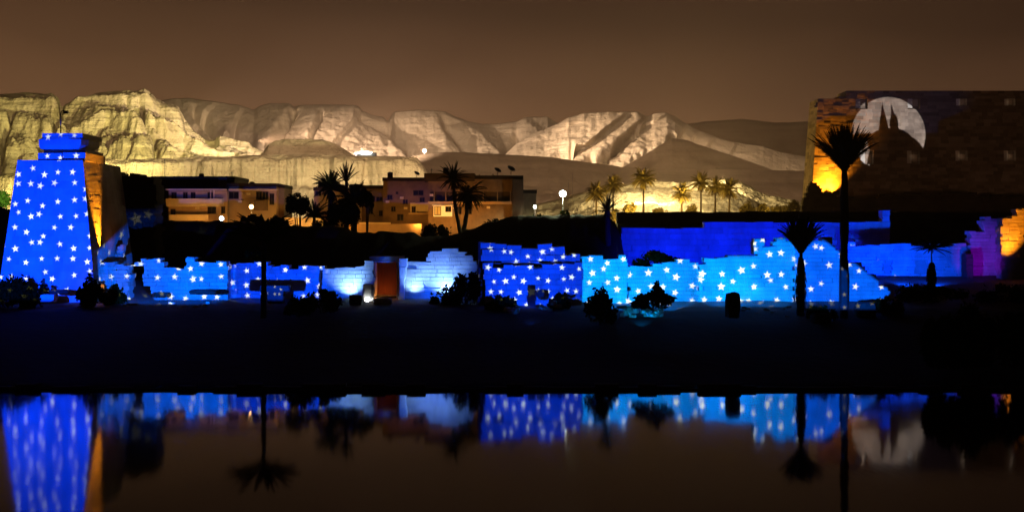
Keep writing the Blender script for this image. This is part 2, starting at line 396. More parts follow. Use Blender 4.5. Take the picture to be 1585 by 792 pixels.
WATER = bpy.data.materials.new('lake_water'); WATER.use_nodes = True
t = WATER.node_tree; b = t.nodes['Principled BSDF']
b.inputs['Base Color'].default_value = (.004, .004, .004, 1); b.inputs['Roughness'].default_value = .07; b.inputs['IOR'].default_value = 1.33
g = t.nodes.new('ShaderNodeNewGeometry'); q = t.nodes.new('ShaderNodeMapping'); q.inputs['Scale'].default_value = (.5, .12, 1)
n = t.nodes.new('ShaderNodeTexNoise'); n.inputs['Scale'].default_value = 1.0; n.inputs['Detail'].default_value = 3
bp = t.nodes.new('ShaderNodeBump'); bp.inputs['Strength'].default_value = .5; bp.inputs['Distance'].default_value = .012
t.links.new(g.outputs['Position'], q.inputs[0]); t.links.new(q.outputs[0], n.inputs['Vector']); t.links.new(n.outputs['Fac'], bp.inputs['Height']); t.links.new(bp.outputs[0], b.inputs['Normal'])
n2 = t.nodes.new('ShaderNodeTexNoise'); n2.inputs['Scale'].default_value = .035; n2.inputs['Detail'].default_value = 3      # breeze patches
r2 = t.nodes.new('ShaderNodeMapRange'); r2.inputs[1].default_value = .35; r2.inputs[2].default_value = .65; r2.inputs[3].default_value = .042; r2.inputs[4].default_value = .075
t.links.new(g.outputs['Position'], n2.inputs['Vector']); t.links.new(n2.outputs['Fac'], r2.inputs[0]); t.links.new(r2.outputs[0], b.inputs['Roughness'])
tag(new_mesh_obj('lake', [(-250, -60, 0), (250, -60, 0), (250, 101.2, 0), (-250, 101.2, 0)], [(0, 1, 2, 3)], WATER), kind='structure')

def seg(px, py, g):
    x0, y0, x1, y1 = g[:4]; dx, dy = x1-x0, y1-y0; t_ = max(0, min(1, ((px-x0)*dx+(py-y0)*dy)/(dx*dx+dy*dy)))
    return math.hypot(px-x0-t_*dx, py-y0-t_*dy)
def hill(name, crest, Dc, Db, mt, prof, nx=300, nv=90, seed=0., gully=.0, gfreq=.02, skew=.6, rough=.02, zb=4, Dback=500, LR=260., strata=0, flute=0, spurs=(), top_rough=1., base_row=262, gullies=()):
    """fan-shaped height field: crest line drawn from its pixel row at the crest distance, slopes falling toward the viewer and behind"""
    x0, x1 = crest[0][0], crest[-1][0]; vs = []; fs = []
    rows = [i/nv for i in range(nv+1)] + [1+.5*(i+1)/8 for i in range(8)]
    for v in rows:
        for i in range(nx+1):
            px = lerp(x0, x1, i/nx); zc = ZZ(interp(crest, px), Dc)
            zc += top_rough*Dc/F*.9*noise.fractal(Vector((px*.08, seed, 0)), 1, 2, 5)
            if v <= 1:
                D = lerp(Db, Dc, v)
                wob = .05*noise.fractal(Vector((px*.012, v*2, seed+5)), 1, 2, 4)
                h = interp(prof, min(max(v+wob*(1-v)*v*4, 0), 1))
                z = lerp(zb, zc, h)
                env = math.sin(math.pi*min(v, 1))**.6 if v < 1 else 0
                xw = XX(px, D); big = noise.noise(Vector((xw/420, D/420, seed+9)))*.6
                k = noise.ridged_multi_fractal(Vector((xw/LR+big+skew*D/LR, D/LR*.8-big, seed)), .85, 2.15, 6, 1, 2)-1.15
                z += gully*(zc-zb)*env*k
                if strata:
                    st_ = (zc-zb)/strata; q_ = (z-zb)/st_; fl_ = math.floor(q_); fr = q_-fl_
                    fr = fr*.35 if fr < .62 else .217+(fr-.62)/.38*.783
                    z = lerp(z, zb+st_*(fl_+fr), .6*min(1, env*2.2))
                z += 1.3*rough*(zc-zb)*env*noise.fractal(Vector((xw/24, D/24, seed+2)), .9, 2.1, 5)
                if flute: D += flute*env*(noise.ridged_multi_fractal(Vector((xw/55, v*1.3, seed+4)), .8, 2.2, 4, 1, 2)-1.1)
                if spurs:
                    row = lerp(base_row, interp(crest, px), h)
                    for m_, brk in spurs:
                        sx = px-m_*(base_row-row)+7*noise.fractal(Vector((px*.02, row*.03, seed+7)), .9, 2, 4)
                        for (b0, b1, w_, A_) in brk:      # a face that comes forward from b0 to b1, then steps back over w_
                            if b0 < sx <= b1: D -= A_*env*(sx-b0)/(b1-b0)
                            elif b1 < sx < b1+w_: D -= A_*env*(1-(sx-b1)/w_)
                if gullies:
                    row = lerp(base_row, interp(crest, px), h)
                    for gl in gullies:
                        d_ = seg(px, row, gl)
                        if d_ < gl[4]*2.5: z -= 1.6*gl[5]*math.exp(-(d_/gl[4])**2)*(1 if v < .97 else .3)
                D += gully*.5*(Dc-Db)*env*k
            else:
                D = Dc+(v-1)*2*Dback; z = lerp(zc, zb, ((v-1)*2)**1.2)
            vs.append((XX(px, D), D, max(z, zb-20)))
    m = nx+1
    for j in range(len(rows)-1):
        for i in range(nx): fs.append((j*m+i, j*m+i+1, (j+1)*m+i+1, (j+1)*m+i))
    return tag(new_mesh_obj(name, vs, fs, mt, smooth=True), kind='structure')

SLOPE = [(0, 0), (.3, .22), (.6, .5), (.8, .72), (.9, .86), (1, 1)]
MESA = [(0, 0), (.35, .2), (.6, .42), (.64, .47), (.88, .76), (.93, .86), (1, 1)]
FACE = [(0, 0), (.3, .2), (.6, .46), (.85, .78), (.94, .92), (1, 1)]
MOUND = [(0, 0), (.35, .2), (.6, .42), (.64, .48), (.86, .76), (.89, .92), (1, 1)]
TERR = [(0, 0), (.2, .10), (.30, .22), (.34, .36), (.5, .44), (.55, .56), (.70, .64), (.735, .80), (.86, .86), (.885, .97), (1, 1)]
CLIFF = [(0, 0), (.55, .30), (.78, .52), (.86, .60), (.89, .93), (1, 1)]
hill('hill', [(900,205),(1020,198),(1090,188),(1150,184),(1200,190),(1260,188),(1330,196),(1420,210)], 6500, 5200, SHADEBR, SLOPE, 120, 30, 9, .06, .015)
hill('hill', [(170,190),(230,160),(265,153),(290,152),(330,157),(370,163),(392,170),(405,163),(418,160),(447,160),(456,163),(500,162),(555,163),(575,172),(600,180),(612,173),(650,170),(690,172),(705,180),(725,188),(745,192),(770,192),(800,188),(815,181),(848,181),(865,192),(900,205),(960,225)],
     3700, 2500, LIMES, FACE, 600, 150, 1, .02, .018, .9, .011, LR=430., spurs=[(1.2, [(130,200,9,70),(209,262,8,80),(270,345,10,150),(355,392,6,80),(398,440,5,45)]), (-1.9, [(600,735,34,170),(770,861,26,110),(890,960,14,60)])], gullies=[(418,200,455,168,5,40),(470,205,497,172,3,22),(405,215,440,203,4,22),(560,170,640,205,6,45),(640,205,700,218,7,35),(600,178,625,200,4,25),(690,180,735,215,6,30),(760,235,800,200,4,25),(470,230,490,205,3,15),(360,185,400,205,5,25),(300,165,350,200,5,25),(250,175,290,205,5,25)])
hill('hill', [(770,250),(800,222),(830,205),(860,193),(880,182),(905,175),(950,173),(988,173),(1000,180),(1012,176),(1030,174),(1045,180),(1060,190),(1080,201),(1120,216),(1150,222),(1180,226),(1210,236),(1250,243),(1300,252),(1400,270)],
     3200, 2300, LIMES, FACE, 520, 150, 2, .018, .018, 1.1, .010, LR=360., spurs=[(2.4, [(640,700,9,60),(709,757,7,95),(764,800,5,80),(805,818,5,45),(823,897,9,130),(906,938,7,85),(945,985,8,80),(993,1040,9,50)])], gullies=[(812,245,885,208,3.5,38),(845,250,915,214,4,42),(868,236,985,190,3,34),(895,225,960,200,2.2,22),(905,252,1040,202,4,48),(960,258,1040,218,3.5,36),(905,240,990,212,2.5,20),(1060,205,1110,232,3,18),(1110,225,1150,248,3,18),(1160,240,1215,250,3,16)])
hill('hill', [(930,268),(960,261),(1000,238),(1040,214),(1060,216),(1100,230),(1140,243),(1180,257),(1210,268)], 2480, 2250, SHADEBR, MESA, 160, 60, 12, .08, .02, .3, .02, LR=200., strata=5)
hill('hill', [(-160,165),(-60,150),(0,146),(40,143),(80,146),(95,158),(105,166),(120,155),(150,144),(180,141),(225,142),(237,150),(255,160),(275,168),(285,180),(300,192),(320,205),(350,216),(380,224),(420,238),(480,262)],
     2500, 1800, LIME, TERR, 620, 190, 3, .11, .03, .5, .032, LR=260., strata=15, flute=8, gullies=[(95,160,60,200,5,25),(240,160,330,210,4,22),(215,150,250,215,3,14),(150,190,110,235,4,18),(195,150,270,200,3,14),(20,160,-10,230,4,20),(260,225,340,245,4,18),(285,185,335,215,3,16)])
hill('hill', [(380,262),(405,238),(415,224),(425,218),(445,215),(500,216),(518,222),(540,235),(570,256)], 1850, 1720, LIME, MOUND, 160, 50, 4, .05, .03, .2, .04)
hill('hill', [(-160,300),(-60,280),(60,262),(120,250),(140,246),(200,247),(260,245),(320,242),(340,243),(400,240),(480,239),(560,241),(620,242),(645,243),(655,256),(668,280),(690,305)],
     1650, 1330, LIME, CLIFF, 640, 150, 5, .07, .035, .1, .04, LR=120., flute=34.)
hill('hill', [(540,290),(600,258),(640,241),(670,237),(700,235),(740,237),(800,240),(850,243),(900,250),(960,258),(1020,262),(1100,262),(1180,263),(1260,265),(1400,270)],
     2050, 1500, SHADEBR, SLOPE, 300, 80, 6, .05, .015, .3, .012, LR=420.)
hill('hill', [(780,330),(850,312),(900,298),(940,291),(975,283),(1010,279),(1050,283),(1090,279),(1120,276),(1150,284),(1180,300),(1240,312),(1320,325)],
     900, 640, LIME, TERR, 280, 90, 7, .09, .03, .2, .05, LR=130., strata=7)
# floodlights of the west bank hills, plus added lights hung in open air
YG = (1, .89, .30); WM = (1, .69, .44)
spot('hill_flood', P(60, 300, 1250), P(40, 200, 2300), 2.5e7, (1, .86, .30), 70, .8, 8)
spot('hill_flood', P(330, 234, 1730), P(200, 190, 2300), 2.9e7, (1, .90, .30), 60, .8, 8)
for x_, p_, c_ in ((170, 3.2e7, YG), (260, 3.0e7, YG), (345, 2.4e7, (.95, .95, .5)), (410, 4.4e7, (.86, 1, .56)), (490, 4.0e7, (1, .82, .40)), (575, 4.4e7, (1, .80, .36)), (635, 3.4e7, (1, .84, .36))):
    spot('cliff_flood', P(x_, 300, 1180), P(x_, 258, 1640), p_*.055, c_, 60, 1, 5)
spot('mound_flood', P(440, 232, 1665), P(462, 222, 1840), 6e4, (1, .86, .4), 100, 1, 3)
spot('added_mountain_light', P(660, 230, 2080), P(540, 190, 3500), 4.5e7, WM, 60, .8, 10)  # this and the next ones are added lights without a fixture
spot('added_mountain_light', P(400, 218, 2330), P(985, 212, 2850), 1.8e8, (1, .71, .46), 46, .7, 6)
spot('added_mountain_light', P(225, 222, 2750), P(560, 195, 3150), 7e7, (1, .72, .50), 80, .8, 6)
spot('added_mountain_light', P(1020, 236, 4200), P(1150, 195, 5900), 5e7, (1, .66, .40), 80, .8, 10)
spot('added_mountain_light', P(1085, 222, 2600), P(1150, 228, 3080), 1.6e7, (1, .70, .43), 50, .8, 10)
spot('city_glow', (0, 420, 420), (0, 2700, 250), 7.5e7, (1, .66, .42), 66, .4, 40)  # added unseen lamp in mid-air, stands in for the city's light
for x_, y_, v_, p_ in ((965, 305, .2, 1e5), (1005, 288, .72, 2.4e5), (1035, 296, .5, 2e5), (1112, 280, .9, 2.2e5), (1120, 296, .45, 3e4), (920, 312, .2, 4e4), (1050, 310, .2, 4e4), (985, 318, .1, 4e4)):
    lamp('POINT', 'hamlet_lamp', P(x_, y_-4, lerp(640, 900, v_)-26), p_, (1, .80, .38), 1)
spot('foothill_flood', P(1010, 318, 600), P(1020, 285, 850), 2.2e5, (1, .72, .34), 90, 1, 3)
spot('foothill_flood', P(1110, 318, 600), P(1120, 282, 850), 1.6e5, (1, .85, .45), 80, 1, 3)

# ------------------------------------------------------------------ masonry builders
def crossings(poly, z):
    c = []
    for (ax, az), (bx, bz) in zip(poly, poly[1:]+poly[:1]):
        if (az > z) != (bz > z): c.append(ax+(z-az)/(bz-az)*(bx-ax))
    c.sort(); return list(zip(c[::2], c[1::2]))
def subtract(iv, a, b):
    o = []
    for x0, x1 in iv:
        if b <= x0 or a >= x1: o.append((x0, x1)); continue
        if a > x0: o.append((x0, a))
        if b < x1: o.append((b, x1))
    return o
def masonry(name, parent, outline, D, thick, bw, bh, m, holes=(), seed=1, jit=.07, edge=.6, chip=1.):
    rng = random.Random(seed); poly = [(XX(x, D), ZZ(y, D)) for x, y in outline]
    hs = [(XX(a, D), XX(c, D), ZZ(d, D), ZZ(b, D)) for a, b, c, d in holes]
    z0 = min(p[1] for p in poly); z1 = max(p[1] for p in poly); n = max(1, round((z1-z0)/bh)); h = (z1-z0)/n; mb = MB()
    for r in range(n):
        za, zb = z0+r*h, z0+(r+1)*h; zm = (za+zb)/2; iv = crossings(poly, zm)
        for a, b, lo, hi in hs:
            if lo < zm < hi: iv = subtract(iv, a, b)
        for x0, x1 in iv:
            x0 += rng.uniform(-edge, edge)*.5; x1 += rng.uniform(-edge, edge)*.5; x = x0-rng.uniform(0, bw*.6)
            while x < x1:
                e = x+bw*rng.uniform(.7, 1.35)
                if x1-e < bw*.4: e = x1
                a, b = max(x, x0), min(e, x1)
                if b-a > .02:
                    top = not any(p0 < (a+b)/2 < p1 for p0, p1 in crossings(poly, zm+h)); zt = zb
                    if top:
                        zt = zb+h*rng.choice((0, 0, -.15, -.3, -.5, -.75, .25))*chip
                    j = rng.uniform(0, jit)+(rng.uniform(.06, .3) if rng.random() < .07 else 0); q = .035
                    j1, j2 = j+rng.uniform(-.012, .012), j+rng.uniform(-.012, .012); tl, tr_ = zt+(rng.uniform(-.12, .05)*chip if top else 0), zt+(rng.uniform(-.12, .05)*chip if top else 0)
                    k = len(mb.v); Y = D+j+.06
                    mb.v += [(a+q, D+j, za+q), (b-q, D+j1, za+q), (b-q, D+j2, tr_-q), (a+q, D+j, tl-q), (a, Y, za), (b, Y, za), (b, Y, tr_), (a, Y, tl),
                             (a, D+thick, za), (b, D+thick, za), (b, D+thick, tr_), (a, D+thick, tl)]
                    mb.f += [tuple(k+i_ for i_ in f_) for f_ in ((0,1,2,3),(4,5,1,0),(5,6,2,1),(6,7,3,2),(7,4,0,3),(8,9,5,4),(9,10,6,5),(10,11,7,6),(11,8,4,7),(8,11,10,9))]
                x = e
    return mb.build(name, m, parent)

def battered(name, parent, base, top, z0, z1, course, bw, depth, m, holes=(), seed=1, jit=.05, back_depth=None):
    """courses of blocks leaning inward; base/top = (x0, x1, y0, y1); holes = openings (x0, x1, z0, z1) sunk in the front"""
    rng = random.Random(seed); n = round((z1-z0)/course); h = (z1-z0)/n; mb = MB()
    for r in range(n):
        a, b = r/n, (r+1)/n; za, zb = lerp(z0, z1, a), lerp(z0, z1, b)
        q = [lerp(i, j, a) for i, j in zip(base, top)]; q2 = [lerp(i, j, b) for i, j in zip(base, top)]
        def hx(x0, x1, y0, y1, X0, X1, Y0, Y1):
            mb.hexa([(x0,y0,za),(x1,y0,za),(x1,y1,za),(x0,y1,za),(X0,Y0,zb),(X1,Y0,zb),(X1,Y1,zb),(X0,Y1,zb)])
        hx(q[0]+.25, q[1]-.25, q[2]+depth, q[3]-.2, q2[0]+.25, q2[1]-.25, q2[2]+depth, q2[3]-.2)
        iv = [(0, 1)]
        for (x0, x1, lo, hi) in holes:
            if lo < (za+zb)/2 < hi: iv = subtract(iv, (x0-q[0])/(q[1]-q[0]), (x1-q[0])/(q[1]-q[0]))
        for s0, s1 in iv:
            u = s0-(rng.uniform(0, .5)*bw/(q[1]-q[0]) if s0 == 0 else 0)
            while u < s1:
                e = u+bw*rng.uniform(.7, 1.3)/(q[1]-q[0])
                if s1-e < .4*bw/(q[1]-q[0]): e = s1
                c, d = max(u, s0), min(e, s1); j = rng.uniform(0, jit)+(rng.uniform(.03, .15) if rng.random() < .05 else 0)
                hx(lerp(q[0], q[1], c), lerp(q[0], q[1], d), q[2]+j, q[2]+depth, lerp(q2[0], q2[1], c), lerp(q2[0], q2[1], d), q2[2]+j, q2[2]+depth)
                u = e
        for sd in (0, 1):                  # the two end faces
            y = q[2]+depth
            while y < q[3]:
                e = y+bw*rng.uniform(.7, 1.3)
                if q[3]-e < .4*bw: e = q[3]
                j = rng.uniform(0, jit)
                sh = q2[2]-q[2] if y < q[2]+depth+.01 else 0
                if sd: hx(q[1]-.3, q[1]-j, y, e, q2[1]-.3, q2[1]-j, y+sh, e)
                else: hx(q[0]+j, q[0]+.3, y, e, q2[0]+j, q2[0]+.3, y+sh, e)
                y = e
    return mb.build(name, m, parent)

# ------------------------------------------------------------------ the star-lit tower at the left
tw = thing('pylon_tower', 'tapering stone pylon tower on the left, blue with white stars, flank glowing orange', 'tower', (-63, 152, 5))
battered('wall', tw, (XX(-1, 150), XX(153, 150), 149.0, 165.5), (XX(27, 150), XX(128, 150), 150.0, 164.5), 4.6, ZZ(248, 150), .95, 1.9, 1.0, SAND, seed=11, jit=.04,
         holes=[(XX(69, 150), XX(81, 150), 5, ZZ(428, 150))])
D_ = 150.4
mb = MB(); rng = random.Random(5)
for (x0, x1, y0, y1, dd) in ((59, 96, 237, 249, 0), (96, 131, 236, 249, .2), (63, 128, 231, 237, 1.0)):
    mb.box(XX(x0, D_), XX(x1, D_), D_+dd, 158, ZZ(y1, D_), ZZ(y0, D_))
mb.build('lower_course', SAND, tw)
mb = MB()
mb.rock(((XX(94, 151)), 154, ZZ(220.5, 151)), (XX(129, 151)-XX(60, 151))/2, 3.4, (ZZ(209, 151)-ZZ(232, 151))/2, random.Random(3), 0, .16)
mb.box(XX(66, 151), XX(128, 151), 150.9, 158, ZZ(213, 151), ZZ(206.5, 151))
mb.build('top_block', SAND, tw)
lp = thing('lamp_post', 'thin bent lamp post standing on top of the star-lit tower', 'lamp post', P(97, 206, 153))
MB().tube([P(94, 207, 153), P(94, 176, 153), P(95.5, 172, 153), P(100, 171, 153)], [.09, .07, .06, .05]).build('post', METAL, lp)
MB().box(XX(99, 153), XX(106, 153), 152.8, 153.2, ZZ(176, 153), ZZ(171.5, 153)).build('lamp_head', METAL, lp)

fin = thing('wall_stub', 'small pointed blue-lit stub of wall rising beside the tower foot', 'wall', (XX(184, 158), 158, 6))
masonry('masonry', fin, [(176, 402), (178, 394), (182, 383), (187, 375), (190, 376), (191, 404)], 158, 1.2, 1, .5, SAND, seed=6, edge=.1)

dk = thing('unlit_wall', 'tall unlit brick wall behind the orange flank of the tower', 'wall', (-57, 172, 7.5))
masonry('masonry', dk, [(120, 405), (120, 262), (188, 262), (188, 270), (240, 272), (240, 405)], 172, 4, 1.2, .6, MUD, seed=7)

# ------------------------------------------------------------------ the starry walls along the lake
def wall(label, outline, D, m=SAND, thick=2., bw=1.35, bh=.56, holes=(), seed=1, name='stone_wall', **k):
    xs_ = [p[0] for p in outline]; ys_ = [p[1] for p in outline]
    th = thing(name, label, 'wall', P((min(xs_)+max(xs_))/2, max(ys_), D))
    masonry('masonry', th, outline, D, thick, bw, bh, m, holes, seed, **k)
    return th
wl = wall('bright blue starry wall with a dark doorway, joining the foot of the tower',
     [(146,403),(250,402),(250,413),(288,413),(288,393),(306,393),(306,401),(330,404),(352,403),(352,480),(146,480)], 152, holes=[(200,414,222,472),(216,444,234,472),(252,416,300,418)], seed=21)
wall('deeper blue starry wall between the striped palm trunk and the glowing gate wall',
     [(352,407),(395,404),(440,411),(496,411),(496,480),(352,480)], 153.6, holes=[(446,408,462,418)], seed=22)
wall('wall left of the gateway with one round white glow on it', [(496,412),(560,409),(578,405),(578,480),(496,480)], 153.2, m=SAND, seed=23, jit=.02)
bw_ = wall('broken wall right of the gateway with two white glows', [(624,403),(661,402),(662,386),(724,386),(728,395),(736,402),(736,470),(618,470),(618,440),(624,430)], 153.4, m=SAND, seed=24, bw=2.2, jit=.02)
pj = thing('jamb_block', 'upright pale block at the head of the broken wall beside the gateway', 'block', P(627, 470, 152.6))
masonry('masonry', pj, [(617,396),(629,395),(631,404),(627,430),(625,468),(616,468),(619,440)], 152.6, 1.0, 1, .8, PALELIT, seed=25, edge=.1)

gt = thing('gateway', 'stone gateway with a dark red doorway edged in orange light', 'gateway', P(597, 462, 154.4))
gD = 154.4
MB().box(XX(572, gD), XX(580.5, gD), gD-.3, gD+4, ZZ(470, gD), ZZ(404, gD)).build('jamb', SAND, gt)
MB().box(XX(614, gD), XX(618, gD), gD-.3, gD+4, ZZ(470, gD), ZZ(404, gD)).build('jamb', SAND, gt)
MB().box(XX(572, gD), XX(622, gD), gD-.35, gD+4, ZZ(404, gD), ZZ(397, gD)).build('lintel', SAND, gt)
MB().box(XX(580.5, gD), XX(614, gD), gD-.2, gD+.25, ZZ(470, gD), ZZ(458, gD)).build('sill', DARKST, gt)
dr = MB().box(XX(580.5, gD), XX(614, gD), gD+2.6, gD+2.8, ZZ(470, gD), ZZ(404, gD)).build('door', WOOD, gt)
MB().box(XX(578, gD), XX(616, gD), gD-.42, gD-.32, ZZ(406, gD), ZZ(404.2, gD)).build('lit_edge', PALELIT, gt)  # pale strips paint the lit top and left edges of the doorway
MB().box(XX(579.6, gD), XX(581, gD), gD-.42, gD-.3, ZZ(458, gD), ZZ(406, gD)).build('lit_edge', PALELIT, gt)
st = thing('stone_stump', 'squat white-lit stone standing left of the gateway', 'block', P(570, 468, 151))
MB().rock(P(570, 453, 151.2), .8, .5, 1.25, random.Random(8), .2, .3).build('stone', PALELIT, st)

mbk = thing('ruined_chapel', 'dark blue block of masonry with small stars and a faint door, eroded top', 'ruin', P(824, 470, 146))
masonry('lower_courses', mbk, [(748,408),(902,408),(900,490),(753,490)], 146, 7, 1.5, .7, SAND, seed=31, holes=[(816,437,829,490)], edge=.3)
masonry('upper_courses', mbk, [(748,381),(790,380),(808,377),(868,377),(872,383),(873,392),(900,396),(902,404),(748,404)], 146.5, 6, 1.7, .8, SAND, seed=32, jit=.5, edge=.8)
masonry('middle_course', mbk, [(750,404),(900,404),(900,408),(750,408)], 147.1, 6, 1.7, .4, SAND, seed=33, jit=.3)
MB().box(XX(740, 147), XX(748, 147), 147, 153, ZZ(490, 147), ZZ(374, 147)).build('side_pier', MUD, mbk)

wall('cyan starry wall block with a ragged top, next to the dark blue ruin', [(898,397),(925,394),(940,399),(970,396),(973,404),(973,500),(900,500)], 149, seed=41, bw=1.9)
wall('cyan starry wall dipping low behind the dark shrub', [(973,416),(1000,412),(1040,400),(1062,402),(1083,406),(1083,500),(973,500)], 150.4, seed=42, bw=1.9)
wall('brightest cyan starry wall with a stepped top, right of the low stretch',
     [(1083,404),(1115,396),(1165,394),(1168,368),(1180,368),(1182,379),(1200,378),(1203,370),(1228,368),(1232,500),(1083,500)], 150.1, seed=43, bw=1.9)
wall('starry wall end behind two palm trunks, stepping down to the right',
     [(1232,368),(1284,368),(1290,377),(1297,388),(1310,391),(1312,405),(1330,406),(1345,421),(1360,431),(1376,446),(1376,500),(1232,500)], 149.8, seed=44, bw=1.9, edge=.5)
wall('plain deep blue wall without stars, lying behind the cyan starry walls', [(962,351),(1090,350),(1090,342),(1240,341),(1366,341),(1366,326),(1378,325),(1378,425),(962,425)], 185, seed=45, bw=2.4, bh=1.0, chip=.2, edge=.15)
wall('blue lit courtyard wall with sunken niches on the right',
     [(1312,377),(1440,376),(1498,378),(1498,450),(1312,450)], 178, seed=46, holes=[(1368,402,1381,421),(1416,401,1436,424)], bw=2., jit=.06)
nb = thing('niche_panel', 'recessed back slab behind the courtyard wall niches', 'slab', P(1400, 440, 178.9))
MB().box(XX(1312, 178.9), XX(1497, 178.9), 178.6, 179.9, ZZ(450, 178.9), ZZ(385, 178.9)).build('slab', SANDW, nb)
wall('violet lit wall stepping upward between blue wall and orange pier', [(1498,377),(1502,377),(1502,356),(1522,356),(1522,336),(1552,336),(1552,450),(1498,450)], 178.3, seed=47, bw=2.)
wall('narrow unlit stone post standing before the violet wall', [(1496,393),(1507,393),(1507,450),(1496,450)], 175, m=MUD, seed=48, name='stone_post', edge=.05)
wall('bright orange pier at the right edge, top broken in a step', [(1551,335),(1574,333),(1574,323),(1640,323),(1640,450),(1549,450)], 172, seed=49, bw=1.8, edge=.4)

# ------------------------------------------------------------------ great pylon with the moon
D_ = 330
gp = thing('great_pylon', 'huge dark temple pylon with a moon and jackal shadow projected on it', 'pylon', P(1420, 400, D_))
hw = [(1325,153,1344,166),(1406,152,1425,166),(1481,152,1498,165),(1556,152,1573,165),(1332,234,1352,253),(1404,233,1424,252),(1479,232,1498,250),(1554,232,1573,250)]
holes = [(XX(a, D_), XX(c, D_), ZZ(d, D_), ZZ(b, D_)) for a, b, c, d in hw]
battered('wall', gp, (XX(1249, D_), XX(1790, D_), 329, 341), (XX(1267, D_), XX(1770, D_), 330.6, 340), 6, ZZ(152.5, D_), 1.05, 2.3, 1.7, PYL, holes, 51, .08)
battered('parapet', gp, (XX(1310, D_), XX(1766, D_), 330.7, 339.8), (XX(1311, D_), XX(1765, D_), 330.8, 339.7), ZZ(152.4, D_), ZZ(140, D_), .8, 2.3, 1.5, PYL, [h for h in holes if h[3] > ZZ(152.4, D_)], 52, .08)
for x0, x1, z0, z1 in holes:
    MB().box(x0-.1, x0+(x1-x0)*.45, 331.2, 332.2, z0-.1, z1+.1).build('lit_recess_patch', PALELIT, gp)  # pale patch paints the lit left part of each recess
for x0, x1, z0, z1 in holes: lamp('POINT', 'window_lamp', ((x0+x1)/2+.5, 330.75, (z0+z1)/2), 5, (1, .72, .5), .1)
tp = masonry('corner_course', gp, [(1262,160),(1300,150),(1311,149),(1311,154),(1262,166)], 331, 6, 2, .5, PYL, seed=55)
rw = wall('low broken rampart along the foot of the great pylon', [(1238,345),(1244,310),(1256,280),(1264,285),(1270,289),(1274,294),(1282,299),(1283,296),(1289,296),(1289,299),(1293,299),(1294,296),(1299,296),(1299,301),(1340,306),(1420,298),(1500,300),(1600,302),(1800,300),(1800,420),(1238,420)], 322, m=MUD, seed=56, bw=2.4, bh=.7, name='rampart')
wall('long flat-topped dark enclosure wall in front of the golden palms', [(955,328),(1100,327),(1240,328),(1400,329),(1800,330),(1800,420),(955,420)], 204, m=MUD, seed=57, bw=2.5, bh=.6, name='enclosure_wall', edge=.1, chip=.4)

# ------------------------------------------------------------------ dark earth bank before the houses
bank = [(-200,318),(0,316),(30,330),(150,345),(190,344),(260,342),(380,343),(440,349),(536,351),(545,358),(640,360),(655,366),(700,366),(740,350),(800,334),(935,331),(952,346),(962,420)]
vs = []; fs = []; NXB = 300
for j in range(25):
    v = j/24
    for i in range(NXB+1):
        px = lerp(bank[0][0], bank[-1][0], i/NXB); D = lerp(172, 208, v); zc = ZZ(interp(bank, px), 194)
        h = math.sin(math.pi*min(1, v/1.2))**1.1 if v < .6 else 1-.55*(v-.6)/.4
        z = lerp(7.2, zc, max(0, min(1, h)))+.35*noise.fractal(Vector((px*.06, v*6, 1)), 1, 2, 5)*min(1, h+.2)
        x = XX(px, 194)
        vs.append((x, D, z))
for j in range(24):
    for i in range(NXB): fs.append((j*(NXB+1)+i, j*(NXB+1)+i+1, (j+1)*(NXB+1)+i+1, (j+1)*(NXB+1)+i))
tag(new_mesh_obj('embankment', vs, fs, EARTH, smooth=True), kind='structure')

qy = thing('quay_wall', 'dark stone quay edging the far side of the lake', 'quay', (0, 101, 0))
rng = random.Random(61); mb = MB()
for r in range(3):
    x = -150-rng.uniform(0, 1.5)
    while x < 150:
        e = x+rng.uniform(1.3, 2.4); mb.box(x, e, 100.7+.45*r+rng.uniform(0, .06), 102.6, -1+r*.43, -1+(r+1)*.43+(rng.choice((0, .05, .12, .3, -.1)) if r == 2 else rng.uniform(0, .03))); x = e
mb.build('masonry', DARKST, qy)

# ------------------------------------------------------------------ houses behind the bank
HD = 216.
def hbox(mb, a, b, c, d, D, depth, proud=0): return mb.box(XX(a, D), XX(c, D), D-proud, D+depth, ZZ(d, D), ZZ(b, D))
def window(parent, a, b, c, d, D, proud=0.0, glass=None):
    f = MB(); x0, x1, z0, z1 = XX(a, D), XX(c, D), ZZ(d, D), ZZ(b, D); y = D-proud; t = .09
    f.box(x0-t, x0, y-.07, y+.02, z0-t, z1+t); f.box(x1, x1+t, y-.07, y+.02, z0-t, z1+t)
    f.box(x0, x1, y-.07, y+.02, z1, z1+t); f.box(x0-t, x1+t, y-.14, y+.02, z0-t*1.6, z0-.001)
    m_ = (x0+x1)/2; f.box(m_-.03, m_+.03, y-.06, y+.02, z0, z1)
    w_ = f.build('window', FRAME, parent)
    MB().box(x0, x1, y-.03, y+.01, z0, z1).build('pane', glass or GLASS, w_)
    return w_
def house(label, a, b, c, bot, D, depth, wallm, parapet=True, cat='house'):
    h = thing('house', label, cat, P((a+c)/2, bot, D))
    hbox(MB(), a, b, c, bot, D, depth).build('wall', wallm, h)
    if parapet:
        m_ = MB(); x0, x1, z = XX(a, D), XX(c, D), ZZ(b, D)
        m_.box(x0-.12, x1+.12, D-.14, D+.1, z-.15, z+.55); m_.box(x0-.12, x0+.1, D+.1, D+depth, z-.15, z+.55)
        m_.box(x1-.1, x1+.12, D+.1, D+depth, z-.15, z+.55); m_.box(x0+.1, x1-.1, D+depth-.2, D+depth, z-.15, z+.55)
        m_.build('roof', ROOFD, h)
    return h
h0 = house('long dark unlit block with a flat roof rising behind the balcony house', 236, 277, 363, 360, 226, 12, DARKP)
hbox(MB(), 338, 275, 351, 300, 225.6, 3).build('chimney', PLASTB, h0)

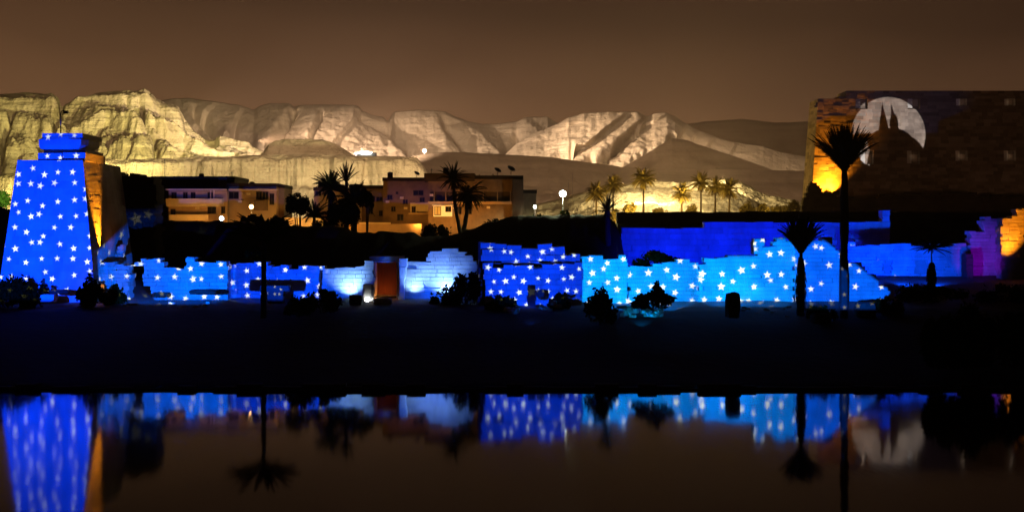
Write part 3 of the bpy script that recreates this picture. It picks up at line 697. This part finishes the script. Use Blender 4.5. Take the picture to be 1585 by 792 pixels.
h1 = house('two storey house with a rounded cream balcony glowing orange', 261, 294, 352, 362, HD, 9, PLAST)
for a, c in ((266, 273), (284, 290), (296, 302), (322, 329)): window(h1, a, 298, c, 307, HD)
mb = MB(); n_ = 14; pts = []
x0, x1 = XX(260, HD), XX(338, HD); r_ = XX(347, HD)-x1
for i in range(n_+1):
    an = -math.pi/2+math.pi/2*i/n_; pts.append((x1+r_*math.cos(an), HD-.2-(0 if i < 0 else r_*0)+(-r_*(math.sin(-an)))))
pts = [(x0, HD-.2-r_)]+pts; zt, zb = ZZ(307.5, HD), ZZ(319, HD)
for (ax, ay), (bx, by) in zip(pts, pts[1:]):
    mb.hexa([(ax, ay, zb), (bx, by, zb), (bx, by+.18, zb), (ax, ay+.18, zb), (ax, ay, zt), (bx, by, zt), (bx, by+.18, zt), (ax, ay+.18, zt)])
mb.box(x0, x1, HD-r_, HD+.1, zb-.12, zb+.05)
mb.build('balcony', PLASTC, h1)
for x_ in (328, 333): MB().tube([(XX(x_, HD), HD-.9, zt-.1), (XX(x_, HD), HD-.9, ZZ(294, HD))], .12).build('column', PLASTC, h1)
hbox(MB(), 259, 292.6, 352, 294.6, HD, .2, 1.3).build('eave', PLASTC, h1)
window(h1, 265, 324, 271, 332, HD); window(h1, 322, 318, 334, 330, HD); window(h1, 343, 320, 348, 330, HD)
hbox(MB(), 262, 332, 322, 341, HD-2.6, .2).build('garden_wall', PLASTC, h1)
for x_ in (297, 301, 310): pass
h2 = house('orange house right of the balcony house with a dark roof edge', 352, 288, 428, 362, HD+1, 9, PLAST)
hbox(MB(), 352, 292.5, 430, 295, HD+1, .3, .7).build('eave', PLASTC, h2)
window(h2, 355, 297, 369, 307, HD+1); window(h2, 397, 297, 405, 308, HD+1); window(h2, 407, 297, 415, 308, HD+1)
hbox(MB(), 395, 310, 415, 326, HD+1, .2, 1.2).build('balcony', PLASTB, h2)
window(h2, 418, 300, 424, 316, HD+1)
h3 = house('narrow orange annex at the end of the dark roofed house', 427, 290, 440, 362, HD+3, 8, PLASTB)
h4 = house('low house half hidden behind the palm clump with water tanks', 486, 294, 560, 362, HD+2, 8, PLASTB)
for a, b, c, d in ((492, 281, 522, 292), (541, 285, 556, 292)):
    hbox(MB(), a, b, c, d, HD+4, 4).build('water_tank', DARKP, h4)
window(h4, 488, 296, 497, 303, HD+2); hbox(MB(), 539, 320, 553, 336, HD+2, .1, .06).build('door', WOOD, h4)
window(h4, 543, 306, 552, 312, HD+2)
h5 = house('brown house with a thin upper storey between palms and square house', 560, 291, 601, 362, HD+3, 8, PLASTB)
window(h5, 583, 305, 592, 311, HD+3); window(h5, 575, 304, 580, 311, HD+3); window(h5, 587, 326, 592, 334, HD+3)
h6 = house('square brown house with an open orange terrace on its right', 593, 279, 666, 364, HD, 9, PLASTB)
hbox(MB(), 593, 275.5, 655, 279, HD, 6, .6).build('roof_slab', ROOFD, h6)
window(h6, 640, 295, 655, 302, HD); window(h6, 613, 297, 616, 300, HD); window(h6, 606, 320, 612, 327, HD)
hbox(MB(), 635, 314, 665, 329, HD, .1, .05).build('lit_terrace_panel', PLASTC, h6)  # flat cream panel paints the lit terrace
window(h6, 638, 320, 643, 328, HD, .06); hbox(MB(), 633, 329.5, 666, 331.5, HD, .2, .9).build('balcony', PLAST, h6)
h7 = house('large flat roofed block with a long dark balcony and lit ground floor', 663, 276, 809, 366, HD-3, 12, PLASTB)
D7 = HD-3
hbox(MB(), 657, 268.5, 735, 281, D7+.6, 9, .9).build('roof_storey', DARKP, h7)
hbox(MB(), 773, 271.5, 809, 276, D7+.6, 7).build('stair_head', DARKP, h7)
hbox(MB(), 666, 297, 792, 312, D7, .1, .06).build('balcony_shade', DARKP, h7)  # flat dark panel paints the shade of the recessed balcony
hbox(MB(), 663, 312, 792, 316, D7, .2, 1.1).build('balcony', PLAST, h7)
for x_ in (672, 690, 708, 728, 748, 770, 790): hbox(MB(), x_-.7, 297, x_+.7, 312, D7-1.0, .25).build('column', PLASTB, h7)
hbox(MB(), 793, 278, 810, 366, D7, .3, 1.2).build('corner_pier', DARKP, h7)
hbox(MB(), 671, 318.5, 700, 335, D7, .1, .06).build('shop_opening', G_ROOM, h7)
window(h7, 673, 320, 682, 332, D7, .08, PLASTC); window(h7, 690, 320, 698, 327, D7, .08)
hbox(MB(), 669, 317, 702, 318.4, D7, .2, 1.0).build('awning', PLASTC, h7)
for a, c in ((740, 752), (764, 786)): hbox(MB(), a, 318.6, c, 326, D7, .1, .05).build('shutter', PLASTB, h7)
h8 = house('small plain annex at the right end of the big block', 809, 298, 830, 366, HD+2, 7, PLASTB)
yw = thing('garden_wall', 'upright slab added for the yellow lit ground in the gap between the two rows of houses', 'wall', P(470, 352, 214))
hbox(MB(), 441, 337, 500, 362, 214, .35).build('wall', PLAST, yw)  # added upright slab catches the lamp in place of lit ground
spot('lane_lamp', P(466, 352, 209), P(466, 342, 214), 1500, (1, .62, .16), 150, .5, .3)
spot('pylon_fill', (140, 215, 12), (165, 330, 34), 12000, (1, .48, .28), 130, .8, 2)  # added hidden lamp, lifts the dim brown of the pylon face
for h_, D_2, lst in ((h1, HD, ((276, 310, 0), (306, 322, 0))), (h2, HD+1, ((372, 312, 0), (385, 300, 0))), (h5, HD+3, ((568, 312, 0), (596, 318, 0))), (h6, HD, ((622, 306, 0), (600, 312, 0), (628, 322, 0))), (h7, D7, ((668, 302, 0), (756, 321, 0), (704, 322, 0)))):
    for x_, y_, q_ in lst: hbox(MB(), x_-2.6, y_-1.6, x_+2.6, y_+1.8, D_2, .1, .55).build('air_conditioner', PLASTC, h_)
for h_, D_2, lst in ((h2, HD+4, ((366, 288), (378, 288), (402, 288), (424, 286))), (h3, HD+4, ((429, 286), (434, 284), (439, 287))), (h5, HD+5, ((566, 288), (586, 287))), (h7, D7+4, ((742, 270), (752, 271), (763, 269)))):
    for x_, y_ in lst: hbox(MB(), x_-.7, y_, x_+.7, y_+10, D_2, .3).build('roof_post', DARKP, h_)
for h_, D_2, x_, y_ in ((h2, HD+5, 390, 285), (h6, HD+4, 604, 270), (h7, D7+5, 690, 263), (h0, 230, 312, 272)):
    p_ = P(x_, y_, D_2); MB().tube([p_-Vector((0, 0, .9)), p_+Vector((0, 0, .35)), p_+Vector((0, 0, .5))], [.55, .55, .2], 12).build('water_tank', DARKP, h_)
for x_, y_ in ((604, 305), (628, 312), (654, 309)): window(h6, x_-4, y_-3, x_+3, y_+3.5, HD)
window(h6, 615, 332, 624, 341, HD); window(h5, 570, 322, 577, 331, HD+3); window(h7, 706, 320, 714, 331, D7); window(h7, 722, 320, 730, 331, D7)
sw = thing('street_wall', 'low bright orange wall along the lane before the houses', 'wall', P(595, 366, 210))
hbox(MB(), 536, 346.5, 652, 372, 210, .4).build('wall', PLAST, sw); hbox(MB(), 556, 344.3, 604, 346.4, 209.9, .6).build('coping', PLASTC, sw)
def dish(label, px, py, D, s=1.):
    t = thing('satellite_dish', label, 'dish', P(px, py, D)); p = P(px, py, D)
    MB().tube([p, p+Vector((0, 0, .7*s))], .06).build('mast', METAL, t)
    mb = MB(); c = p+Vector((0, 0, 1.0*s)); ax = Vector((.45, -.5, .74)).normalized(); u = ax.orthogonal().normalized(); v = ax.cross(u); k0 = len(mb.v)
    for i in range(5):
        r = .75*s*i/4
        for j in range(14):
            a = 2*math.pi*j/14; mb.v.append(tuple(c+(u*math.cos(a)+v*math.sin(a))*r+ax*(r*r*.32/s)))
    for i in range(4):
        for j in range(14): mb.f.append((i*14+j, i*14+(j+1) % 14, (i+1)*14+(j+1) % 14, (i+1)*14+j))
    mb.tube([c, c+ax*.6*s], .03); mb.build('reflector', METAL, t)
dish('satellite dish near the right end of the big block roof, beside a bluish light', 791, 271, D7+2, 1.15)
dish('satellite dish in the middle of the big block roof', 770, 272, D7+2, 1.0)
dish('small satellite dish on the square brown house roof', 645, 275, HD+2, .8)
def mast(label, px, y0, y1, D, arms=()):
    t = thing('antenna_mast', label, 'antenna', P(px, y1, D)); mb = MB(); mb.tube([P(px, y1, D), P(px, y0, D)], .06, 5)
    for yy, l in arms: mb.tube([P(px-l, yy, D), P(px+l, yy, D)], .035, 4)
    mb.build('mast', METAL, t)
mast('roof aerial with crossbars above the long dark block', 255, 246, 277, 227, ((248, 4), (252, 5), (257, 3), (261, 2.5)))
mast('thin roof aerial near the chimney of the dark block', 359, 266, 277, 227, ((268, 3),))
mast('tall thin radio mast right of the bright street lamp', 886, 268, 345, 420, ((275, 1.5), (290, 2)))
mast('second thin radio mast close beside the taller mast', 880, 282, 345, 430, ())
mast('short aerial over the square brown house', 668, 261, 269, D7+3, ((263, 2),))

# street lamps and the light they give
def street_lamp(label, px, py, base, D, r, m, power, col, power_r=.25):
    t = thing('street_lamp', label, 'street lamp', P(px, base, D)); p = P(px, py, D)
    MB().tube([P(px, base, D), p-Vector((0, 0, r))], .07, 6).build('post', METAL, t)
    MB().disc_ball(p, r, r, r).build('lamp_globe', m, t, True)
    l = spot('street_lamp_light', p+Vector((0, -1.1, -r-.1)), p+Vector((0, -1.1, -10)), power, col, 172, .3, power_r); return t
street_lamp('brightest street lamp, white globe above the green hedge', 871, 300, 345, 206, .62, G_WHITE, 9000, (.9, 1, .55))
street_lamp('white lamp low before the balcony house', 343, 338, 346, 206, .42, G_COOL, 500, (1, .68, .34))
street_lamp('orange lamp in front of the dark roofed house', 389, 320, 345, 208, .42, G_SOD, 2600, (1, .50, .12))
street_lamp('warm lamp at the corner of the plain annex', 828, 320, 338, 209, .30, G_WHITE, 700, (1, .75, .4))
street_lamp('small warm lamp beyond the palm clump', 430, 346, 352, 204, .2, G_WARM, 300, (1, .7, .3))
for x_, y_, D_2, p_ in ((285, 343, 208, 2600), (318, 343, 208, 2400), (460, 350, 208, 3000), (545, 346, 207, 1500), (600, 352, 205, 2200), (648, 345, 209, 2600), (690, 342, 209, 3000), (735, 340, 208.5, 2600), (770, 338, 208.5, 1200), (440, 330, 212, 700)):
    spot('lane_lamp', P(x_, y_, D_2), P(x_, y_, D_2)+Vector((0, 10, 1.5)), p_*.30, (1, .41, .055), 160, .4, .3)
fl = thing('hill_floodlight', 'brilliant white floodlight on the hillside below the flat-topped mountain', 'floodlight', P(565, 238, 1900))
MB().disc_ball(P(565, 236.5, 1900), 12, 5, 2.4).build('lens', G_WHITE, fl, True)
MB().box(XX(548, 1901), XX(582, 1901), 1903, 1912, ZZ(242, 1901), ZZ(236, 1901)).build('housing', METAL, fl)
spot('hill_floodlight_beam', P(560, 232, 1895), P(545, 215, 2700), 6e7, (1, .76, .54), 110, 1, 4)
fl = thing('hill_floodlight', 'small warm light on the far slope right of the white floodlight', 'floodlight', P(657, 236, 2200))
MB().disc_ball(P(657, 233.5, 2200), 4, 3, 4).build('lens', G_WARM, fl, True)
MB().tube([P(657, 242, 2201), P(657, 235, 2201)], 1.2).build('post', METAL, fl)

# ------------------------------------------------------------------ palms
def palm(label, px, base, crown, D, fl=3.2, nf=34, lo=-10, hi=80, tr=.32, top_px=None, droop=.35, skirt=None, m=PLEAF, seed=1, group=None, leaf=.62, bulge=None, nl=20, beard=0):
    rng = random.Random(seed); c = P(top_px if top_px is not None else px, crown, D); b = P(px, base, D); b.z = min(b.z, gz(D)-.1) if b.z < gz(D)+3 else b.z
    t = thing('palm_tree', label, 'palm', b, group)
    mb = MB(); n_ = 12; bend = (c.x-b.x); pts = []; rad = []
    for i in range(n_+1):
        s = i/n_; p = b.lerp(c, s); p.x += bend*.25*math.sin(math.pi*s)+rng.uniform(-.04, .04); pts.append(p); rr = tr*(1.25-.4*s)
        if bulge and bulge[0] < s < bulge[1]: rr *= 1+bulge[2]*math.sin(math.pi*(s-bulge[0])/(bulge[1]-bulge[0]))**.6
        rad.append(rr*(1+.08*rng.uniform(-1, 1)))
    mb.tube(pts, rad, 9); mb.build('trunk', BARK, t)
    mb = MB()
    def frond(az, el, L_, dr, seedless=False):
        d = Vector((math.cos(az)*math.cos(el), math.sin(az)*math.cos(el), math.sin(el)))
        side = Vector((-math.sin(az), math.cos(az), 0)); p = c.copy(); prev = None; dirv = d.copy(); step = L_/nl
        for i in range(nl+1):
            s = i/nl; wd = leaf*L_/3.2*(math.sin(math.pi*min(1, .12+s*.88))**.6)*(1-.35*s); up = side.cross(dirv).normalized()
            for sg in (-1, 1):
                a = (side*sg*.8+dirv*.75+up*.25).normalized(); q = p+a*wd*rng.uniform(.8, 1.1); q.z -= wd*.25
                k = len(mb.v); w_ = dirv*step*.58
                mb.v += [tuple(p-w_), tuple(p+w_), tuple(q)]; mb.f.append((k, k+1, k+2))
            p2 = p+dirv*step; k = len(mb.v); o = up*.035
            mb.v += [tuple(p-o), tuple(p+o), tuple(p2+o), tuple(p2-o)]; mb.f.append((k, k+1, k+2, k+3))
            p = p2; dirv = (dirv+Vector((0, 0, -dr/nl*(1+s)))).normalized()
    for i in range(nf):
        frond(2*math.pi*i*.618+rng.uniform(-.2, .2), R(lerp(lo, hi, rng.random()**.8)), fl*rng.uniform(.8, 1.1), droop*rng.uniform(.7, 1.5))
    mb.build('crown', m, t)
    if beard:
        mb = MB()
        for i in range(beard): frond(2*math.pi*i*.618, R(rng.uniform(-75, -35)), fl*rng.uniform(.45, .75), .9)
        mb.build('dead_fronds', m if m is not PLEAFG else BARK, t)
    if skirt:
        mb = MB(); y0, y1, wpx = skirt
        for i in range(220):
            s = rng.random(); yy = lerp(y0, y1, s); wv = wpx/F*D*(math.sin(math.pi*(.08+.9*s))**.7); an = rng.random()*2*math.pi
            p = P(px, yy, D)+Vector((math.cos(an)*wv*rng.uniform(.5, 1), math.sin(an)*wv*rng.uniform(.5, 1), 0)); k = len(mb.v)
            o = Vector((math.cos(an)*.18, math.sin(an)*.18, 0)); sd = Vector((-math.sin(an), math.cos(an), 0))*.22
            mb.v += [tuple(p-sd), tuple(p+sd), tuple(p+o-Vector((0, 0, 1.0)))]; mb.f.append((k, k+1, k+2))
        mb.tube([P(px, y1, D), P(px, lerp(y1, y0, .5), D), P(px, y0, D)], [wpx*.3/F*D, wpx*.8/F*D, wpx*.25/F*D], 10)
        mb.build('frond_skirt', BARK, t)
    return t
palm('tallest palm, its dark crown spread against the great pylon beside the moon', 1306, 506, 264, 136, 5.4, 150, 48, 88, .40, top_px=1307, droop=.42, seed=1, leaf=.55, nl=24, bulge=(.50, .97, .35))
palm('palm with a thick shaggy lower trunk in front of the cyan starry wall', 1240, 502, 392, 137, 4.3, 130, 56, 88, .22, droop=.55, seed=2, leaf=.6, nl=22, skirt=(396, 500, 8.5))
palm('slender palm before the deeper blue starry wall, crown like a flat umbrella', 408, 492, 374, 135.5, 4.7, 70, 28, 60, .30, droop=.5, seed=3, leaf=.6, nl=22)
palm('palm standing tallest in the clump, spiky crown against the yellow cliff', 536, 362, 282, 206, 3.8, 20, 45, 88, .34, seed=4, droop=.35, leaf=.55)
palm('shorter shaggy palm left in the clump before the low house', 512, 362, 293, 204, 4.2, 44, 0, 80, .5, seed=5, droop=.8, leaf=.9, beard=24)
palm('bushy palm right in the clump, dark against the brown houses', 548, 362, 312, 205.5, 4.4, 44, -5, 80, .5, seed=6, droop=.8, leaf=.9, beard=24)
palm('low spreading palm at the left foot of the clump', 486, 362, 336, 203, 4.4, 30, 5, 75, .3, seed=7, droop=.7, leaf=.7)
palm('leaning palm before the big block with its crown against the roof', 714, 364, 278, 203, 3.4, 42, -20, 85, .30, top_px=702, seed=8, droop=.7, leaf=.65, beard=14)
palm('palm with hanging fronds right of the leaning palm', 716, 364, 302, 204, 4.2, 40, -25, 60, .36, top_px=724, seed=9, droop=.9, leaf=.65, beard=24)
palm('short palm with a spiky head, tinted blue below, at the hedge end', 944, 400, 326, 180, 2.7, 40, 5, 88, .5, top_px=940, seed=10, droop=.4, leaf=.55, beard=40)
palm('small palm before the blue courtyard wall, skirted like a spindle', 1442, 446, 384, 160, 2.9, 40, -15, 50, .1, seed=11, droop=.35, leaf=.6, skirt=(406, 444, 7.5))
GP_ = 'golden lit palms beyond the enclosure wall'
for i, (lab, px, base, crown, D, fl_) in enumerate((
    ('leftmost low golden palm, beside the spiky blue palm', 923, 345, 300, 400, 4.4), ('golden palm rising second from the left', 949, 345, 288, 430, 4.4),
    ('tallest golden palm, clear of the others', 996, 345, 279, 410, 5.0), ('short bright yellow palm lit from below', 1055, 345, 301, 390, 4.2),
    ('golden palm left of the three standing close', 1085, 345, 284, 430, 4.6), ('darker palm in the middle of the close three', 1107, 345, 290, 410, 4.2), ('shaggy dark palm on the right of the close three', 1129, 345, 294, 400, 4.4))):
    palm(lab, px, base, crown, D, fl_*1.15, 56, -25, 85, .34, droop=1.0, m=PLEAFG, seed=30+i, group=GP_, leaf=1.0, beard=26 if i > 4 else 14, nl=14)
for x_, y_, D_2, p_ in ((925, 330, 392, 14000), (958, 330, 418, 10000), (992, 325, 398, 18000), (1056, 322, 382, 22000), (1066, 330, 384, 9000), (1086, 326, 418, 12000), (1130, 330, 392, 5000), (1200, 332, 400, 5000)):
    lamp('POINT', 'garden_lamp', P(x_, y_, D_2), p_*1.4, (1, .60, .12), .5)

# ------------------------------------------------------------------ bushes and trees
def bush(label, x0, y0, x1, y1, D, m=LEAF, seed=1, n=900, lf=.3, lobes=11, name='bush', cat='bush', group=None, depth=None, trunk=False):
    rng = random.Random(seed*7+3); ax, cx = (XX(x1, D)-XX(x0, D))/2, (XX(x1, D)+XX(x0, D))/2; zt, zb = ZZ(y0, D), ZZ(y1, D); hz = zt-zb
    zb = max(zb, gz(D)-.1) if not trunk else zb
    t = thing(name, label, cat, (cx, D, zb), group); mb = MB(); dp = depth or min(ax, 2.2)
    cl = [(cx, D, zb+hz*.36, ax*.72, dp*.75, hz*.40)]
    for i in range(lobes):
        a = rng.uniform(-1, 1); q = rng.uniform(.2, .75)*(1-.45*abs(a)); s_ = rng.uniform(.16, .40)
        cl.append((cx+a*ax*.72, D+rng.uniform(-.6, .6)*dp, zb+hz*q, ax*s_, dp*s_, hz*min(s_*.85, 1-q)))
    for i in range(n):
        e = cl[rng.randrange(len(cl))]; u = Vector((rng.gauss(0, 1), rng.gauss(0, 1), rng.gauss(0, 1))).normalized()*(rng.random()**.4*(1.25 if rng.random() < .12 else 1))
        p = Vector((e[0]+u.x*e[3], e[1]+u.y*e[4], max(zb, e[2]+u.z*e[5]))); k = len(mb.v)
        d1 = Vector((rng.gauss(0, 1), rng.gauss(0, 1), rng.gauss(0, 1))).normalized(); d2 = d1.orthogonal().normalized(); l = lf*rng.uniform(.6, 1.4)
        mb.v += [tuple(p-d1*l), tuple(p+d2*l*.5), tuple(p+d1*l), tuple(p-d2*l*.5)]; mb.f.append((k, k+1, k+2, k+3))
    mb.build('leaves' if not trunk else 'crown', m, t)
    mb = MB()
    for i in range(4):
        e = cl[i % len(cl)]; mb.tube([(cx+rng.uniform(-.2, .2), D, zb-.3 if not trunk else gz(D)-.2), (e[0]*.5+cx*.5, D, (zb+e[2])/2), (e[0], e[1], e[2])], [.14, .08, .03], 5)
    mb.build('stems' if not trunk else 'trunk', BARK, t)
    return t
bush('rounded dark bush masking the foot of the ruined chapel on its left', 752, 452, 800, 480, 143, seed=1)
bush('dark bush before the right foot of the ruined chapel', 848, 454, 884, 482, 143, seed=2)
bush('large round dark bush between the chapel and the cyan wall', 898, 444, 962, 500, 131, seed=3, n=1300)
bush('dark shrub with a square hump before the dip in the cyan wall', 976, 444, 1046, 476, 131, seed=4, n=1300)
bush('upper tuft of shrub rising in the dip of the cyan wall', 1004, 434, 1030, 462, 131.5, seed=5, n=500)
bush('high dark bush hiding the right end of the broken wall', 696, 410, 752, 480, 147, seed=6, n=1500, lf=.35)
bush('low dark bush stepping down left of the high bush', 664, 440, 712, 478, 147, seed=7, n=900)
bush('dark bush at the foot of the round white glow', 470, 446, 530, 486, 140, seed=8, n=900)
bush('low scrub between the umbrella palm and the glowing wall', 440, 454, 486, 486, 134, seed=9)
bush('dark mound of scrub below the left corner of the tower', -20, 424, 44, 492, 145, seed=10, n=1400)
bush('low dark scrub before the tower foot, left of the slab', 30, 446, 72, 492, 145, seed=11)
bush('dark bush filling the corner between tower and starry wall', 118, 436, 160, 492, 145, seed=12, n=1200)
bush('scrub in front of the dark doorway of the blue starry wall', 160, 456, 196, 492, 147, seed=13)
bush('dark scrub between the two striped palm trunks', 1246, 474, 1302, 506, 134, seed=14)
bush('scrub right of the tallest palm at the wall end', 1346, 462, 1400, 500, 138, seed=15)
bush('dark shrub hanging above the starry wall near the umbrella palm', 376, 376, 404, 400, 158, seed=16, n=500)
bush('dark shrub behind the dip of the cyan wall', 972, 386, 1062, 416, 153, seed=17, n=1200)
bush('dark scrub along the court wall foot before the violet wall', 1500, 432, 1600, 470, 150, seed=18, n=1400)
bush('low scrub before the blue courtyard wall', 1376, 440, 1500, 476, 150, seed=19, n=1600)
SH = 'black tamarisk bushes on the near right bank'
for i, (lab, x0, y0, x1, y1) in enumerate((('leftmost tamarisk bush on the dark right bank', 1422, 474, 1490, 566), ('second tamarisk on the dark right bank, slightly taller', 1470, 456, 1546, 566),
    ('third tamarisk on the dark right bank, broad', 1528, 452, 1610, 566), ('tamarisk bush cut by the right edge of the photo', 1590, 460, 1690, 566))):
    bush(lab, x0, y0, x1, y1, 108.5+i*.5, seed=60+i, n=6000, lf=.36, lobes=10, group=SH, depth=2.4)
HG = 'green trees and hedge bushes lit by the street lamp'
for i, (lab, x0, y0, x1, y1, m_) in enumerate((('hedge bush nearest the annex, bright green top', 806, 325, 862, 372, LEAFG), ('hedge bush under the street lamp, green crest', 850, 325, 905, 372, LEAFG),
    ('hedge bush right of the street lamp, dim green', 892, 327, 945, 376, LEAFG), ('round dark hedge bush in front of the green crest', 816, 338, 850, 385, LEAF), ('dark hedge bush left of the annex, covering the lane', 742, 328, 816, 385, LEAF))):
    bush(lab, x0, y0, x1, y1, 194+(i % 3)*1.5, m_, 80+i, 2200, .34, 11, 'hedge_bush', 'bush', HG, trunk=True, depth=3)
for i, (lab, x0, y0, x1, y1) in enumerate((('dark flat-topped hedge before the lit shop', 651, 340, 708, 374), ('dark bush at the feet of the leaning palms', 706, 350, 745, 376), ('dark bush under the palm clump, left side', 476, 334, 520, 366), ('dense dark tree in the palm clump', 505, 296, 560, 350),
    ('dark tree right of the palm clump before the brown house', 556, 292, 578, 320), ('dark bush before the orange lamp and dark roofed house', 362, 328, 412, 354), ('dark tree between the annex and the palm clump', 441, 294, 486, 334), ('dark bush right of the orange lamp', 404, 332, 448, 356))):
    bush(lab, x0, y0, x1, y1, 201+(i % 3), LEAF, 100+i, 1500 if i != 3 else 2600, .34, 9, 'dark_tree' if i in (3, 4, 6) else 'bush', 'tree' if i in (3, 4, 6) else 'bush', None, trunk=True, depth=2.2)
GT = 'dim golden trees beyond the enclosure wall'
for i, (lab, x0, y0, x1, y1) in enumerate((('low golden tree left of the tallest golden palm', 962, 302, 990, 345), ('yellow bush beside the short bright palm', 1060, 308, 1085, 345), ('brown tree right of the close three palms', 1140, 305, 1170, 345), ('brown tree in the middle of the dim row', 1166, 308, 1198, 345),
    ('brown tree third in the dim row', 1192, 306, 1222, 345), ('dark tree against the great pylon foot', 1214, 296, 1244, 345), ('low golden bush between leftmost palms', 934, 314, 962, 345), ('low orange bush under the tallest golden palm', 1006, 316, 1044, 345))):
    bush(lab, x0, y0, x1, y1, 405+(i % 3)*8, GOLDL, 130+i, 900, .6, 8, 'golden_tree', 'tree', GT, trunk=True, depth=4)
bush('green lit tree at the far left edge behind the tower', -30, 286, 26, 322, 330, LEAFG, 150, 1500, .5, 9, 'far_tree', 'tree', None, trunk=True, depth=4)
lamp('POINT', 'far_left_lamp', P(6, 296, 318), 9000, (.8, 1, .25), .5)

# ------------------------------------------------------------------ stones and small ruins
def stone(label, x0, y0, x1, y1, D, m, seed, group=None, rot=.2, name='stone_block'):
    p = P((x0+x1)/2, (y0+y1)/2, D); mb = MB().rock(p, (XX(x1, D)-XX(x0, D))/2, (XX(x1, D)-XX(x0, D))/2*.7+.1, (ZZ(y0, D)-ZZ(y1, D))/2, random.Random(seed), rot, .2)
    o = mb.build(name, m, None, origin=p); return tag(o, label, 'stone', group, 'thing')
stone('blue-lit fallen slab lying before the tower foot', 62, 455, 87, 467, 146, SAND, 1, rot=.05)
stone('thin dark slab lying beside the blue-lit fallen slab', 78, 448, 108, 454, 147, DARKST, 2)
stone('small orange-lit stone beside the tower corner', 152, 438, 162, 452, 148, SAND, 3)
lamp('POINT', 'corner_stone_flood', P(158, 445, 147), 40, (1, .4, .1), .05)
stone('dark rounded stump standing before the brightest cyan wall', 1124, 452, 1145, 492, 131, DARKST, 4, name='stone_stump')
stone('dark square block right of the tallest palm', 1324, 467, 1352, 496, 137, DARKST, 5)
stone('dark block on the ground left of the tallest palm', 1256, 484, 1284, 502, 132, DARKST, 6)
stone('long dark slab painting the shadow slit under ledge blocks at the foot of the left starry wall', 296, 448, 340, 455, 149.5, DARKST, 7, rot=0)  # dark slab stands in for the shadow slit of the ledge blocks
stone('short dark slab low on the left starry wall', 240, 452, 262, 459, 149.6, DARKST, 8, rot=0)
stone('dark block perched near the chapel door', 831, 448, 842, 460, 143, DARKST, 9)
for i, (lab, x0, y0, x1, y1) in enumerate((('dark square block under the round white glow', 508, 450, 520, 470), ('dark block left of the white stump', 541, 456, 560, 472), ('flat blue-lit stone below the gateway', 578, 461, 606, 472))):
    stone(lab, x0, y0, x1, y1, 148-i*.3, DARKST if i < 2 else SAND, 20+i)
sl = thing('stone_slab', 'long dark slab raised on two short supports beside the umbrella palm', 'slab', P(427, 470, 146))
MB().rock(P(427, 446, 146), (XX(450, 146)-XX(403, 146))/2, .8, .42, random.Random(4), 0, .12).build('slab', DARKST, sl)
for a in (421, 433): MB().rock(P(a, 458, 146), .55, .6, 1.0, random.Random(a), 0, .15).build('support', DARKST, sl)
rng = random.Random(77)
for i in range(26):
    s = rng.random(); px = lerp(962, 1030, s); yb = lerp(474, 490, rng.random())+6*math.sin(s*3); wv = rng.uniform(3, 7); hv = rng.uniform(2.5, 6)
    stone('pale broken stone in the cyan-lit rubble heap below the dip of the starry wall', px-wv, yb-hv, px+wv, yb+hv*.8, 137+rng.uniform(-1.5, 1.5), ROCKC, 200+i, 'stones of the cyan-lit rubble heap', rng.uniform(0, 1.5), 'rubble_stone')
for i in range(14):
    px, yb = ((rng.uniform(782, 808), rng.uniform(472, 482)) if i % 2 else (rng.uniform(830, 864), rng.uniform(468, 482))); wv = rng.uniform(3, 6); hv = rng.uniform(2, 4.5)
    stone('blue-lit broken stone lying before the ruined chapel', px-wv, yb-hv, px+wv, yb+hv, 138+rng.uniform(-1, 1), ROCKC, 300+i, 'stones before the ruined chapel', rng.uniform(0, 1.5), 'rubble_stone')
spot('rubble_flood', P(992, 500, 128), P(995, 486, 137), 5000, (0, .35, 1.1), 36, .8, .2)
spot('rubble_flood', P(822, 500, 129), P(822, 477, 138), 1800, (0, .10, 1.0), 40, .8, .2)
for i in range(16):
    px = rng.uniform(1150, 1232); yb = rng.uniform(474, 494)
    stone('blue-tinged stone on the ground before the brightest cyan wall', px-rng.uniform(1.5, 4), yb-1.5, px+rng.uniform(1.5, 4), yb+1.5, 138+rng.uniform(-2, 5), ROCKC, 330+i, 'stones before the brightest cyan wall', rng.uniform(0, 1.5), 'rubble_stone')
for i in range(18):
    px = rng.uniform(190, 350); yb = rng.uniform(468, 482)
    stone('blue-tinged stone along the foot of the left starry wall', px-rng.uniform(2, 7), yb-2, px+rng.uniform(2, 7), yb+2, 146+rng.uniform(-3, 3), ROCKC, 360+i, 'stones along the left starry wall', rng.uniform(0, 1.5), 'rubble_stone')

# ------------------------------------------------------------------ dusty night air over the whole place
HZ = bpy.data.materials.new('dusty_air'); HZ.use_nodes = True; t = HZ.node_tree; t.nodes.clear()
o = t.nodes.new('ShaderNodeOutputMaterial'); v = t.nodes.new('ShaderNodeVolumePrincipled')
v.inputs['Color'].default_value = (.97, .74, .58, 1); v.inputs['Density'].default_value = 7e-5; v.inputs['Anisotropy'].default_value = .55
t.links.new(v.outputs[0], o.inputs['Volume'])
tag(MB().box(-6200, 6200, -420, 9200, -22, 900).build('haze', HZ), kind='stuff')
